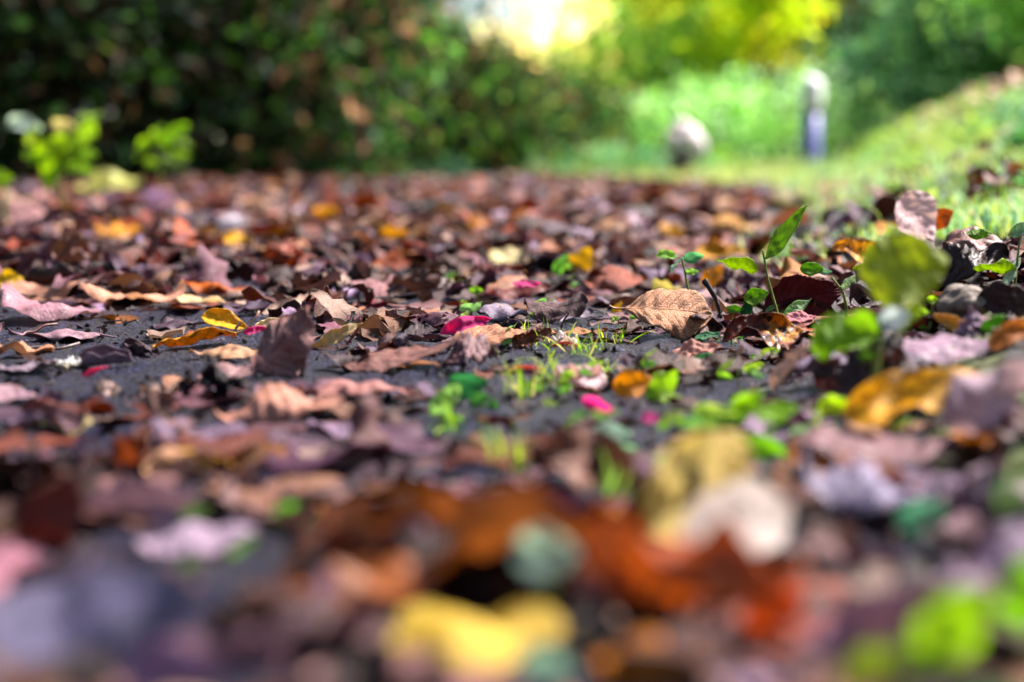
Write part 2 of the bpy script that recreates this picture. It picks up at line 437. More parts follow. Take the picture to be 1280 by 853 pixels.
def hero(name, label, short, box, col, mat='dry', cat='leaf', stalk=None, stalk_col=None, midrib=False, d=None, roll=0, yaw=0, tilt=None,
         flip=0, facing=1, focus=False, group=None, parent=None, solid=None, **g):
    sharp = focus
    nu, nv = g.pop('nu', 56 if sharp else 22), g.pop('nv', 16 if sharp else 8)
    g.setdefault('seed', abs(hash((box[0], box[1]))) % 9973)
    V, F, uv = leaf_geo(nu=nu, nv=nv, **g)
    s, R, loc, td = fit(V, box, roll=D(roll), yaw=D(yaw), tilt=tilt, d=d, flip=flip, facing=facing)
    P = (V @ R.T) * s
    me = mesh_from(name, P, F, uv, mat=M[mat])
    if parent is None:
        o = link(name, me, loc=loc, color=col)
        tag(o, label, cat, group)
        leaves_px.append((short, box, loc[1]))
    else:
        o = link(name, me, parent=parent, loc=Vector([float(c) for c in loc]) - parent.location, color=col)
    if sharp:
        m = o.modifiers.new('thickness', 'SOLIDIFY'); m.thickness = .00035; m.offset = 0
    depth = 0 if parent is None else 1
    if midrib:
        cl = [P[(nv + 1) * k + nv // 2] + np.array([0, 0, 0]) for k in range(1, nu, 2)]
        r = [s * .009 * (1 - .8 * k / len(cl)) for k in range(len(cl))]
        link('midrib', tube_mesh('midrib', cl, r, M['stalk'], 5), parent=o, color=stalk_col or tuple(c * .6 for c in col))
    if stalk:
        pts = [(p @ R.T) * s for p in stalk_points(V, nv, nu, stalk[0], stalk[1:])]
        link('stalk', tube_mesh('stalk', pts, [s * .013] * 3 + [s * .011] * 3 + [s * .016], M['stalk'], 6), parent=o, color=stalk_col or tuple(c * .6 for c in col))
    return o

# ------------------------------------------------------------------ hand-placed leaves, petals, twigs
hx = rich
# --- around the focus plane, left half
hero('leaf', 'bright yellow folded leaf standing tipped on the bare grit', 'bright yellow leaf', (252, 385, 309, 413), hx('#f2c70c', .85), 'yellow', roll=-14, fold=.35, W=.55, focus=True, curl=.3, stalk=None, crumple=.02, flip=0, d=.93)
hero('leaf', 'curled golden leaf with brown spots lying below the bright yellow leaf', 'spotted golden leaf', (190, 411, 296, 435), lin('#eba812', .85), 'gold', roll=-4, curl=.5, W=.42, focus=True, crumple=.03, stalk=(.28, .0, .8), stalk_col=hx('#c9a48a', .8), yaw=180, flip=0)
hero('leaf', 'cream folded leaf with a ruffled edge beside the bright yellow leaf', 'cream ruffled leaf', (318, 392, 386, 413), hx('#eedcb4', .8), 'pale', roll=6, edge=.5, W=.4, focus=True, crumple=.05)
hero('petal', 'magenta petal tucked under the left end of the cream ruffled leaf', 'magenta petal at the cream leaf', (304, 404, 342, 418), lin('#ec3c94', .8), 'petal', 'petal', roll=5, shape='lance', curl=.5, focus=True)
hero('leaf', 'long flat straw-coloured leaf lying under the spotted golden leaf', 'flat straw leaf', (236, 426, 352, 447), hx('#cdaa8e', .8), 'pale', shape='lance', W=.3, focus=True, curl=-.5, roll=1)
hero('leaf', 'long cream leaf rising to a pointed tip at the right', 'rising cream leaf', (384, 393, 453, 436), hx('#e6cfa0', .8), 'pale', shape='lance', W=.26, roll=26, focus=True, curl=.7)
hero('leaf', 'upright dark grey-brown leaf folded like a tent with a torn black edge', 'tent-shaped dark leaf', (312, 402, 393, 471), hx('#a88480', .85), 'dry_ribbed', roll=48, fold=-.5, W=.75, shape='lance', focus=True, ragged=.15, crumple=.05, tilt=55, rib=.012, serr=.1)
hero('leaf', 'flat mauve leaf with a dark hollow beneath, alone on the grit', 'flat mauve leaf', (10, 411, 126, 427), hx('#a58a94', .8), 'dry', W=.4, focus=True, curl=-.7, yaw=180, stalk=(.2, 0, .1))
hero('leaf', 'ragged grey leaf lying at the left border of the photo', 'ragged grey leaf', (-12, 446, 72, 467), hx('#8a7c88', .8), 'dry', W=.5, focus=True, ragged=.5, crumple=.05)
hero('petal', 'small fluffy white petal with a fringed edge on the grit', 'fringed white petal', (70, 442, 103, 460), lin('#f4f4fa', .85), 'petal', 'petal', shape='scrap', serr=.9, nserr=9, W=.8, focus=True, crumple=.09)
hero('leaf', 'mauve-grey leaf with one raised pale margin beside the fringed white petal', 'mauve leaf with raised margin', (94, 428, 166, 458), hx('#8f7e8c', .8), 'dry', W=.55, focus=True, edge=.8, curl=.5, roll=6)
hero('leaf', 'small dark crinkled leaf behind the mauve leaf with raised margin', 'dark crinkled leaf', (150, 420, 200, 446), hx('#54424a', .8), 'dry', W=.6, focus=True, crumple=.12, curl=.7)
hero('petal', 'narrow pink petal lying alone on the grit at the left', 'narrow pink petal', (101, 456, 136, 471), lin('#ee5a94', .8), 'petal', 'petal', shape='lance', W=.3, roll=16, curl=.8, focus=True)
hero('leaf', 'brownish mauve leaf lying flat below the flat straw leaf', 'brownish mauve leaf', (246, 448, 318, 473), hx('#9c7f80', .8), 'dry', W=.55, focus=True, curl=-.4)
hero('petal', 'small crimson petal lying on the brownish mauve leaf', 'small crimson petal', (299, 454, 317, 467), lin('#de2c7c', .8), 'petal', 'petal', shape='round', W=.8, roll=20, focus=True, d=.80)
hero('leaf', 'dark curled strip of leaf standing on end like two horns', 'horned dark leaf', (221, 454, 250, 502), hx('#38262a', .8), 'dry', shape='lance', W=.45, roll=75, curl=1.3, focus=True, tilt=70, crumple=.1, ragged=.3)
hero('leaf', 'black torn leaf lying crumpled right of the horned dark leaf', 'black torn leaf', (246, 468, 312, 503), hx('#241a20', .8), 'dry', shape='scrap', W=.6, focus=True, crumple=.16, ragged=.5, curl=.5)
hero('leaf', 'large pinkish grey leaf cut by the left border of the photo', 'large pinkish grey leaf', (-40, 474, 48, 503), hx('#a88e98', .8), 'dry', W=.55, focus=True, curl=-.6)
hero('leaf', 'pointed brown leaf sticking straight up from the litter', 'pointed upright brown leaf', (180, 478, 218, 522), hx('#7a5f58', .8), 'dry', shape='lance', W=.8, roll=-60, tilt=70, fold=.4, crumple=.06)
hero('petal', 'crumpled cream and yellow petal on dark leaves at the left', 'crumpled cream petal', (50, 510, 116, 540), lin('#e9d9a0', .85), 'petal', 'petal', shape='scrap', W=.55, crumple=.07, tilt=30, curl=.4)
hero('leaf', 'small pale buff leaf standing behind the crumpled cream petal', 'small pale buff leaf', (118, 472, 152, 492), hx('#cdb6ae', .8), 'pale', W=.7, crumple=.08, tilt=60)
hero('leaf', 'glowing pale pink leaf with a golden centre, left of the middle', 'pale pink leaf with golden centre', (178, 549, 292, 595), hx('#f3cfc0', .85), 'pale_gold', W=.55, roll=4, curl=.5, edge=.3, crumple=.05)
hero('leaf', 'rusty brown leaf propped against the pale pink leaf with golden centre', 'rusty leaf against the pale pink one', (138, 538, 192, 588), hx('#9a5a34', .8), 'rust', W=.7, roll=60, crumple=.08, curl=.5)
hero('leaf', 'broad tan-pink leaf lying in front of the tent-shaped dark leaf', 'broad tan-pink leaf', (268, 472, 430, 532), hx('#d3a796', .8), 'pale', W=.5, roll=3, curl=-.7, crumple=.05, focus=True)
hero('leaf', 'long pink leaf margin running right of the tent-shaped dark leaf', 'long pink-edged leaf', (372, 468, 520, 500), hx('#c79a94', .8), 'pale', shape='lance', W=.34, focus=True, curl=-.6, crumple=.04)
hero('leaf', 'pale grey-buff rounded leaf below the broad tan-pink leaf', 'grey-buff rounded leaf', (372, 545, 470, 583), hx('#9c8880', .8), 'dry', shape='round', W=.6, curl=-1.0, tilt=25)
# --- centre
hero('leaf', 'long grey-brown leaf with fine side veins propped up at its right end', 'veined grey-brown leaf', (428, 411, 582, 462), hx('#8d6a64', .85), 'dry_ribbed', shape='ovate', W=.33, roll=13, focus=True, curl=-.35, rib=.006, nrib=11, serr=.12, nserr=26, stalk=(.12, 0, .3), midrib=True, crumple=.02)
hero('leaf', 'dark saw-edged leaf lying behind the veined grey-brown leaf', 'dark saw-edged leaf', (505, 400, 546, 418), hx('#3e2e34', .8), 'dry', W=.6, focus=True, serr=.3, nserr=12, roll=8)
hero('leaf', 'pale tan leaf with ribs, face up beside a dark curled stalk', 'pale ribbed tan leaf', (566, 401, 662, 434), hx('#d9a98c', .85), 'dry_ribbed', W=.5, focus=True, rib=.006, nrib=8, curl=-.35, midrib=True, roll=-3)
hero('leaf', 'brown leaf curling up to a dark torn edge right of the pale ribbed tan leaf', 'brown leaf with dark torn edge', (640, 404, 690, 436), hx('#9a6a4c', .85), 'rust', W=.6, focus=True, curl=1.0, roll=25, ragged=.4, crumple=.06)
hero('petal', 'large magenta petal lying behind the pale ribbed tan leaf', 'large magenta petal', (550, 392, 614, 419), lin('#ee3c98', .85), 'petal', 'petal', W=.42, roll=18, focus=True, curl=.5)
hero('leaf', 'crumpled brown-mauve leaf below the right end of the veined grey-brown leaf', 'crumpled brown-mauve leaf', (552, 431, 622, 463), hx('#806468', .85), 'dry', W=.6, focus=True, crumple=.1, curl=-.5, rib=.01, nrib=7)
hero('leaf', 'large tan leaf with strong ribs tipped towards the camera, right of the middle', 'strongly ribbed tan leaf', (776, 357, 891, 420), lin('#cb9068', .85), 'dry_ribbed', shape='obovate', W=.62, focus=True, rib=.011, nrib=9, serr=.06, nserr=20, curl=-.45, curlx=-.25, roll=-3, yaw=0, midrib=True, stalk=(.13, .0, .5), crumple=.02)
hero('leaf', 'reddish brown arched leaf behind the strongly ribbed tan leaf', 'arched reddish brown leaf', (728, 327, 812, 367), hx('#a06450', .85), 'dry_ribbed', W=.6, curl=-.9, curlx=-.6, rib=.012, nrib=8, roll=6, crumple=.04)
hero('leaf', 'pale green-cream curled leaf above the strongly ribbed tan leaf', 'green-cream curled leaf', (814, 345, 852, 369), hx('#d9d08a', .85), 'pale', W=.7, curl=1.2, crumple=.07)
hero('leaf', 'tiny yellow leaf standing at the left tip of the strongly ribbed tan leaf', 'tiny yellow leaf', (764, 376, 778, 392), hx('#d8b028', .85), 'yellow', W=.6, roll=60, tilt=60)
hero('leaf', 'dark rust leaf curled over, left of the arched reddish brown leaf', 'curled dark rust leaf', (604, 350, 690, 377), hx('#7c3428', .85), 'rust', W=.5, curl=-1.0, roll=5)
hero('petal', 'magenta petal lying on the curled dark rust leaf', 'magenta petal on rust leaf', (640, 349, 676, 361), lin('#e03c8c', .85), 'petal', 'petal', W=.4, d=1.05)
hero('leaf', 'flat blue-grey leaf lying behind the large magenta petal', 'flat blue-grey leaf', (598, 376, 742, 402), hx('#8d8290', .85), 'dry', W=.5, curl=-.2, focus=True, crumple=.03, tilt=12)
hero('leaf', 'dark crumpled leaf between the flat blue-grey leaf and the strongly ribbed tan leaf', 'dark crumpled leaf', (655, 380, 735, 406), hx('#6a5254', .85), 'dry_ribbed', W=.5, curl=-.5, focus=True, crumple=.05, tilt=14)
hero('petal', 'white scrap of petal right of the brown leaf with dark torn edge', 'white petal scrap', (690, 410, 722, 432), lin('#f4e6ea', .85), 'petal', 'petal', shape='scrap', W=.7, focus=True, crumple=.12)
hero('petal', 'thin crimson petal under the white petal scrap', 'thin crimson petal', (690, 424, 726, 435), lin('#cf2858', .85), 'petal', 'petal', shape='lance', W=.3, focus=True)
hero('leaf', 'long light brown leaf pointing right, behind the white petal scrap', 'long light brown leaf', (680, 405, 760, 419), hx('#bd9270', .85), 'pale', shape='lance', W=.28, focus=True, curl=-.5, d=.93)
hero('petal', 'pink and white curled petal in the grass below the white petal scrap', 'pink and white petal', (692, 458, 760, 486), lin('#f0d6de', .85), 'petal', 'petal', shape='scrap', W=.5, crumple=.12, focus=True)
hero('petal', 'long petal shading from pink to orange beside the grass', 'pink-orange petal', (632, 453, 681, 470), lin('#f08070', .85), 'petal', 'petal', W=.4, roll=8, curl=.5, focus=True)
hero('petal', 'magenta petal lying in front of the yellow-orange leaf', 'magenta petal below yellow-orange leaf', (727, 492, 770, 516), lin('#e63094', .85), 'petal', 'petal', W=.5, roll=-24, curl=.6)
hero('petal', 'round magenta petal at the foot of the lime leaves', 'round magenta petal', (801, 511, 824, 528), lin('#e63094', .85), 'petal', 'petal', shape='round', W=.8, tilt=60)
hero('leaf', 'yellow-orange leaf standing beside the small lime leaf', 'yellow-orange leaf', (766, 457, 818, 497), hx('#efab14', .85), 'yellow', W=.75, roll=14, curl=.4)
hero('petal', 'tiny red petal lying far left of the curled dark rust leaf', 'tiny red petal', (456, 372, 486, 385), lin('#d2405c', .85), 'petal', 'petal', W=.5)
hero('petal', 'tiny magenta petal behind the long light brown leaf', 'tiny magenta petal', (702, 373, 724, 383), lin('#ea4090', .85), 'petal', 'petal', W=.5)
hero('leaf', 'blurred cream oval leaf lying far back in the middle', 'cream oval leaf', (609, 305, 660, 330), hx('#efe3b4', .85), 'pale', shape='round', W=.6, curl=-.4)
hero('leaf', 'blurred bright yellow upright leaf right of the cream oval leaf', 'upright yellow leaf', (710, 311, 742, 344), hx('#f0c81e', .85), 'yellow', W=.8, roll=60, tilt=60)
hero('leaf', 'white leaf curled up in front of the grass', 'white curled leaf', (512, 552, 638, 602), hx('#e4e2ee', .8), 'pale', W=.42, curl=1.0, roll=3, tilt=25)
hero('leaf', 'brown leaf standing blurred behind the big rust-coloured leaf', 'blurred standing brown leaf', (678, 520, 812, 612), hx('#7c5a4c', .8), 'dry', W=.6, roll=-28, curl=.5, crumple=.05)
# --- right half, the pile
hero('leaf', 'dark curled leaf whose inside shows bright gold patches', 'dark leaf with gold inside', (902, 384, 1018, 440), hx('#7a3a1c', .85), 'rust_gold', W=.6, focus=True, roll=6, curl=.9, curlx=.5, crumple=.05, rib=.008)
hero('leaf', 'dark red leaf with deep ribs leaning behind the stalk of the tall seedling', 'dark red ribbed leaf', (955, 342, 1056, 402), hx('#7a3436', .85), 'dry_ribbed', W=.6, focus=True, rib=.014, nrib=8, roll=12, curl=.7, serr=.1, d=.95)
hero('leaf', 'brown shrivelled leaf below the strongly ribbed tan leaf', 'shrivelled brown leaf', (850, 392, 906, 422), hx('#6e5450', .85), 'dry', W=.6, focus=True, crumple=.14, roll=-6)
hero('leaf', 'small pink-buff leaf lying flat in front of the shrivelled brown leaf', 'small pink-buff leaf', (838, 420, 902, 446), hx('#d6aa9c', .85), 'pale', W=.45, focus=True, roll=9, crumple=.04)
hero('petal', 'pink petal lying on the dark leaf with gold inside', 'pink petal on the dark leaf', (980, 388, 1020, 404), lin('#e8a0ac', .85), 'petal', 'petal', W=.5, roll=3, d=.86, focus=True)
hero('leaf', 'hollow orange cup of a curled leaf with a black inside', 'hollow orange curled leaf', (1038, 276, 1114, 338), lin('#ffb020', .95), 'rust_gold', W=.85, curl=1.15, curlx=.4, crumple=.05, d=1.10, roll=-4, nu=36, nv=14, tilt=48)
hero('leaf', 'pale pink ribbed leaf standing upright on the pile', 'upright pale pink leaf', (1118, 249, 1172, 308), lin('#f2cccc', .95), 'pale', W=.9, roll=-60, tilt=66, rib=.008, nrib=6, d=1.08, nu=40, nv=12, crumple=.02)
hero('leaf', 'small orange leaf poking out beside the upright pale pink leaf', 'small orange leaf', (1160, 260, 1192, 288), hx('#c87420', .85), 'gold', W=.8, roll=30, d=1.12)
hero('leaf', 'yellow blurred leaf lying far right behind the hollow orange curled leaf', 'yellow leaf behind the orange cup', (1088, 277, 1142, 302), hx('#eeb024', .85), 'yellow', W=.5, d=1.4)
hero('leaf', 'blurred golden yellow leaf left of the long seedling tip', 'golden yellow leaf', (868, 295, 934, 324), hx('#eebc18', .85), 'yellow', W=.5)
hero('leaf', 'smaller yellow leaf just right of the long seedling tip', 'smaller yellow leaf', (948, 302, 990, 324), hx('#e8b41c', .85), 'yellow', W=.55)
hero('leaf', 'orange-yellow leaf tipped against the dry stalks under the oval seedling leaf', 'tipped orange-yellow leaf', (876, 337, 905, 360), hx('#e6a41c', .85), 'yellow', W=.7, roll=50)
hero('leaf', 'brown leaf arched with a bright rim above the rock', 'bright-rimmed arched leaf', (1178, 282, 1264, 326), hx('#a07c74', .85), 'rust', W=.7, curl=-1.2, curlx=-.5, focus=True, d=.98, serr=.06, crumple=.05)
hero('leaf', 'small green leaf curled over the bright-rimmed arched leaf', 'small curled green leaf', (1208, 286, 1240, 300), hx('#9cc03c', .8), 'green', W=.4, curl=-.7, focus=True, d=.93)
hero('leaf', 'blackish leaf standing behind the rock', 'blackish leaf behind the rock', (1160, 306, 1262, 358), hx('#3a2420', .8), 'rust', W=.7, roll=10, crumple=.08, focus=True, d=1.0)
hero('leaf', 'dark leaf with hooked tip lying right of the rock', 'hooked dark leaf', (1222, 340, 1300, 392), hx('#40282a', .8), 'dry', W=.6, roll=-8, curl=.6, focus=True, d=.93)
hero('leaf', 'dry straw-yellow split leaf lying in front of the rock', 'split straw-yellow leaf', (1166, 384, 1224, 418), hx('#dcb868', .85), 'pale', shape='lance', W=.3, roll=-26, curl=.5, focus=True, d=.84)
hero('leaf', 'lavender and cream star-shaped torn leaf in front of the rock', 'star-shaped torn leaf', (1192, 378, 1240, 418), hx('#a894a8', .85), 'pale', shape='scrap', W=.8, ragged=.6, crumple=.16, roll=52, focus=True, d=.85)
hero('leaf', 'bright orange-brown leaf rising at the right border', 'orange leaf at the right border', (1234, 384, 1310, 434), lin('#d88030', .85), 'gold', W=.4, roll=30, curl=.4, d=.80)
hero('leaf', 'mauve-grey leaf below the star-shaped torn leaf', 'mauve leaf below the star-shaped one', (1128, 412, 1250, 450), hx('#9c8296', .85), 'dry', W=.45, curl=-.8, roll=3, d=.76)
hero('leaf', 'wide orange and yellow leaf lying blurred at the right', 'wide orange-yellow leaf', (1052, 456, 1262, 528), lin('#f0b020', .9), 'gold', W=.36, roll=11, curl=.5, d=.62, crumple=.04)
hero('leaf', 'pale lavender leaf tipped up below the orange leaf at the right border', 'pale lavender leaf', (1178, 442, 1330, 552), hx('#b8a2b0', .85), 'pale', W=.55, roll=24, curl=-.7, d=.55, crumple=.06)
hero('leaf', 'pale pink-buff leaf standing left of the low green leaf', 'pale pink-buff standing leaf', (962, 420, 1026, 492), hx('#d2b0a0', .85), 'pale', W=.6, roll=48, curl=.4, d=.72)
hero('leaf', 'dark brown ragged leaf hugging the ground under the low green leaf', 'dark ragged leaf', (1010, 430, 1160, 492), hx('#43282a', .8), 'rust', W=.5, crumple=.08, ragged=.4, d=.68)
# --- foreground
hero('leaf', 'huge rust-brown leaf curled up across the foreground', 'huge rust-brown leaf', (296, 604, 790, 765), lin('#b0622a', .8), 'rust', W=.5, roll=8, curl=.95, crumple=.05, d=.45, nu=40, nv=14)
hero('petal', 'large glowing white petal with a pink rim and yellow heart in the foreground', 'large white petal', (846, 582, 990, 716), lin('#faeae0', .9), 'petal', 'petal', shape='round', W=.7, roll=22, curl=.4, tilt=38, yaw=30, d=.38, crumple=.02)
hero('petal', 'cream-yellow petal leaning behind the large white petal', 'cream-yellow petal', (798, 562, 940, 680), lin('#f4d878', .9), 'petal', 'petal', W=.7, roll=35, yaw=40, curl=.4, tilt=60, d=.42, crumple=.04)
hero('leaf', 'dark orange-red leaf crumpled beneath the large white petal', 'orange-red crumpled leaf', (725, 668, 1015, 800), lin('#c2581a', .85), 'rust', W=.55, roll=-3, curl=.7, crumple=.1, d=.41, nu=30, nv=12)
hero('leaf', 'golden orange leaf at the bottom, below the orange-red crumpled leaf', 'golden orange bottom leaf', (742, 765, 905, 846), hx('#f0a828', .85), 'yellow', W=.55, roll=3, curl=-.4, d=.36)
hero('leaf', 'small bright orange leaf right of the golden orange bottom leaf', 'small bright orange leaf', (928, 722, 1006, 800), hx('#e07430', .85), 'yellow', W=.8, roll=40, d=.385, curl=.3)
hero('leaf', 'yellow leaf lying at the bottom middle of the photo', 'yellow bottom leaf', (470, 722, 750, 815), lin('#ecc84a', .85), 'yellow', W=.6, roll=2, curl=-.3, d=.34, crumple=.04)
hero('leaf', 'dusky pink leaf cut by the bottom border', 'dusky pink bottom leaf', (372, 775, 660, 900), hx('#a88080', .85), 'dry', W=.5, roll=4, curl=-.6, d=.32)
hero('leaf', 'broad lavender-grey leaf spread over the bottom left corner', 'broad lavender-grey leaf', (-60, 668, 250, 850), hx('#77738c', .75), 'dry', W=.62, roll=12, curl=-.35, d=.36, crumple=.03)
hero('leaf', 'pale pink pointed leaf on the right end of the broad lavender-grey leaf', 'pale pink pointed leaf', (120, 712, 250, 800), hx('#e0b8c4', .85), 'pale', shape='lance', W=.42, roll=32, curl=-.5, d=.345)
hero('leaf', 'dark red-brown leaf standing at the left in front of the crumpled cream petal', 'dark red-brown standing leaf', (18, 606, 106, 688), hx('#5e2a20', .85), 'rust', W=.8, roll=55, curl=.6, d=.44)
hero('leaf', 'lilac-pink leaf lying blurred in front of the pale pink leaf with golden centre', 'lilac-pink leaf', (100, 596, 250, 668), hx('#b898a8', .85), 'dry', W=.45, roll=12, curl=-.5, d=.46)
hero('leaf', 'pale lilac leaf lying right of the lilac-pink leaf', 'pale lilac leaf', (172, 640, 330, 696), hx('#b4a2b4', .85), 'dry', W=.4, roll=3, curl=-.5, d=.43)
hero('leaf', 'silvery lavender crinkled leaf right of the large white petal', 'silvery crinkled leaf', (1000, 570, 1180, 655), hx('#8c849c', .85), 'dry', W=.5, roll=-5, curl=-.8, crumple=.08, d=.46)
hero('leaf', 'mauve-brown leaf above the silvery crinkled leaf', 'mauve-brown leaf', (1000, 516, 1200, 580), hx('#7c5c62', .85), 'dry', W=.42, roll=-4, curl=-.7, d=.52)
hero('leaf', 'dusty pink leaf slanting down at the lower right', 'dusty pink slanting leaf', (995, 695, 1165, 850), hx('#a88294', .85), 'dry', W=.45, roll=38, curl=-.4, d=.36)
hero('leaf', 'grey-pink crumpled leaf at the right border in the foreground', 'grey-pink crumpled leaf', (1188, 560, 1310, 640), hx('#84707c', .85), 'dry', W=.6, crumple=.12, d=.46)
hero('leaf', 'round pinkish leaf blurred beside the dusky pink bottom leaf', 'round pinkish leaf', (262, 765, 358, 850), hx('#a07c86', .85), 'dry', shape='round', W=.8, d=.33, tilt=60)
hero('leaf', 'purplish leaf blurred at the bottom between lavender and pinkish leaves', 'purplish bottom leaf', (150, 775, 280, 870), hx('#8c7290', .85), 'dry', W=.6, d=.32, roll=10)
# --- blurred spots further back
for bx, col, lab, sh, mt in (
    ((272, 286, 322, 306), '#f0c41e', 'blurred yellow leaf under the white leaf in the far litter', 'far yellow leaf under white', 'yellow'),
    ((272, 266, 312, 290), '#f2ecf6', 'blurred white leaf far back in the left litter', 'far white leaf', 'pale'),
    ((328, 299, 382, 336), '#b05a10', 'blurred orange curled leaf right of the far yellow and white pair', 'far orange curled leaf', 'rust'),
    ((163, 294, 236, 336), '#5e2a22', 'blurred dark red hollow leaf left of the far yellow and white pair', 'far dark red leaf', 'rust'),
    ((226, 341, 320, 368), '#c67818', 'blurred orange leaf with brown spot above the bright yellow leaf', 'orange leaf with brown spot', 'gold'),
    ((-12, 334, 32, 358), '#e8c830', 'blurred yellow leaf at the left border', 'yellow leaf at the left border', 'yellow'),
    ((118, 274, 178, 300), '#e0a824', 'blurred amber leaf far back at the left', 'far amber leaf', 'yellow'),
    ((388, 248, 424, 276), '#e6b424', 'blurred upright yellow leaf far back, left of the middle', 'far upright yellow leaf', 'yellow'),
    ((472, 276, 514, 302), '#e4b028', 'blurred yellow leaf far back near the middle', 'far middle yellow leaf', 'yellow'),
    ((560, 266, 612, 292), '#dc9c20', 'blurred orange-yellow leaf far back in the middle', 'far orange-yellow leaf', 'gold'),
    ((0, 250, 60, 282), '#dcb4b4', 'blurred pale pink leaf far back at the left border', 'far pale pink leaf', 'pale'),
    ((96, 210, 178, 244), '#d8da90', 'blurred pale lime leaf lying under the left weeds', 'far pale lime leaf', 'pale'),
    ((178, 234, 222, 262), '#c4a4c4', 'blurred lilac leaf beside the pale lime leaf', 'far lilac leaf', 'pale'),
    ((298, 236, 340, 268), '#e2bca4', 'blurred buff leaf far back above the white leaf', 'far buff leaf', 'pale'),
    ((468, 312, 516, 336), '#b0601c', 'blurred orange-brown leaf left of the cream oval leaf', 'orange-brown leaf', 'gold'),
    ((822, 270, 858, 300), '#e2b030', 'blurred yellow leaf left of the golden yellow leaf', 'far yellow leaf by the golden one', 'yellow'),
    ((888, 262, 934, 296), '#eac8a0', 'blurred pale peach leaf above the golden yellow leaf', 'far peach leaf', 'pale'),
    ((842, 276, 886, 300), '#643024', 'blurred dark brown leaf above the golden yellow leaf', 'far dark leaf', 'rust'),
    ((740, 272, 790, 296), '#e4c4b0', 'blurred pale buff leaf far back right of the middle', 'far pale buff leaf', 'pale'),
    ((0, 376, 128, 400), '#a88690', 'long blurred mauve leaf at the left border above the bare grit', 'long mauve leaf', 'dry'),
    ((100, 352, 232, 382), '#e0b49c', 'blurred peach-coloured leaf left of the orange leaf with brown spot', 'peach-coloured leaf', 'pale'),
    ((0, 352, 100, 376), '#c8a08c', 'blurred tan leaf above the long mauve leaf', 'blurred tan leaf', 'pale'),
    ((218, 360, 282, 380), '#ecd0a8', 'blurred straw leaf just in front of the orange leaf with brown spot', 'blurred straw leaf', 'pale'),
    ((190, 392, 250, 410), '#50404c', 'dark leaf lying low behind the spotted golden leaf', 'dark low leaf', 'dry'),
    ((405, 436, 470, 462), '#46343a', 'dark leaf below the rising cream leaf', 'dark leaf below the cream one', 'dry')):
    hero('leaf', lab, sh, bx, hx(col, .85), mt, roll=random.uniform(-8, 8), curl=random.choice([-.7, -.4, .5]), W=random.uniform(.5, .7), crumple=.05)

# --- the rock
def rock(box, d, lab):
    import bmesh
    bm = bmesh.new(); bmesh.ops.create_icosphere(bm, subdivisions=5, radius=1)
    r = np.random.default_rng(3)
    V = np.array([v.co[:] for v in bm.verts])
    n = sum(np.sin(V @ r.normal(size=3) * f + r.uniform(0, 6)) * .16 / f for f in (1.5, 2.2, 3.5, 5, 8, 13, 21))
    V = V * (1 + n[:, None] * 1.0) * np.array([1.0, .8, .78])
    s, R, loc, td = fit(V, box, d=d, tilt=0, roll=D(10))
    for v, p in zip(bm.verts, (V @ R.T) * s): v.co = p
    me = bpy.data.meshes.new('rock'); bm.to_mesh(me); bm.free(); me.materials.append(M['rock'])
    me.polygons.foreach_set('use_smooth', [True] * len(me.polygons))
    o = link('rock', me, loc=loc); tag(o, lab, 'rock'); leaves_px.append(('grey-brown rock', box, d))
rock((1170, 345, 1240, 400), .93, 'smooth grey-brown rock half buried in dark leaves at the right')

# --- twigs
def twig(pxs, d, rad, col, lab, sh, cat='twig', group=None):
    pts = [atdepth(x, y, d if not isinstance(d, (list, tuple)) else d[k]) for k, (x, y) in enumerate(pxs)]
    # smooth with a Catmull-Rom pass
    P = []
    for k in range(len(pts) - 1):
        p0, p1, p2, p3 = pts[max(k - 1, 0)], pts[k], pts[k + 1], pts[min(k + 2, len(pts) - 1)]
        for t in np.linspace(0, 1, 6, endpoint=False):
            P.append(.5 * (2 * p1 + (p2 - p0) * t + (2 * p0 - 5 * p1 + 4 * p2 - p3) * t * t + (3 * p1 - p0 - 3 * p2 + p3) * t ** 3))
    P.append(pts[-1]); P = np.array(P); o0 = P[0]
    r = [rad * (1 - .6 * k / len(P)) * (1 + .12 * math.sin(k * 1.7)) for k in range(len(P))]
    o = link('twig', tube_mesh('twig', P - o0, r, M['stalk'], 7), loc=o0, color=lin(col, .8)); tag(o, lab, cat, group)
    leaves_px.append((sh, (min(x for x, y in pxs), min(y for x, y in pxs), max(x for x, y in pxs), max(y for x, y in pxs)), P[0][1]))
    return o
twig([(590, 456), (624, 441), (630, 422), (627, 408), (636, 397)], .87, .0016, '#3c2420', 'dark curled stalk standing on the pale ribbed tan leaf', 'dark curled stalk')
twig([(613, 446), (640, 440), (657, 428), (662, 410)], .86, .0015, '#5a3020', 'brown bent stalk right of the dark curled stalk', 'brown bent stalk')
twig([(408, 470), (420, 448), (432, 432), (446, 414), (450, 398)], .85, .0012, '#8c2a20', 'thin red stem rising below the tip of the rising cream leaf', 'thin red stem')
twig([(392, 468), (405, 452), (418, 446)], .84, .0012, '#7c241e', 'short red stem left of the thin red stem', 'short red stem')
twig([(462, 476), (474, 468), (480, 456), (482, 446)], .80, .0011, '#a04030', 'little orange-red stem in front of the veined grey-brown leaf', 'orange-red stem')
twig([(1284, 396), (1262, 388), (1240, 380), (1222, 366)], .84, .0018, '#4a2420', 'thin dark twig crossing right of the rock', 'dark twig')
twig([(300, 404), (294, 412), (287, 425)], .91, .0011, '#c8a080', 'pale stalk leaning between the bright yellow and the spotted golden leaf', 'pale leaning stalk')
twig([(700, 418), (704, 402), (712, 392)], .90, .0009, '#2c2022', 'tiny black stalk behind the white petal scrap', 'tiny black stalk')
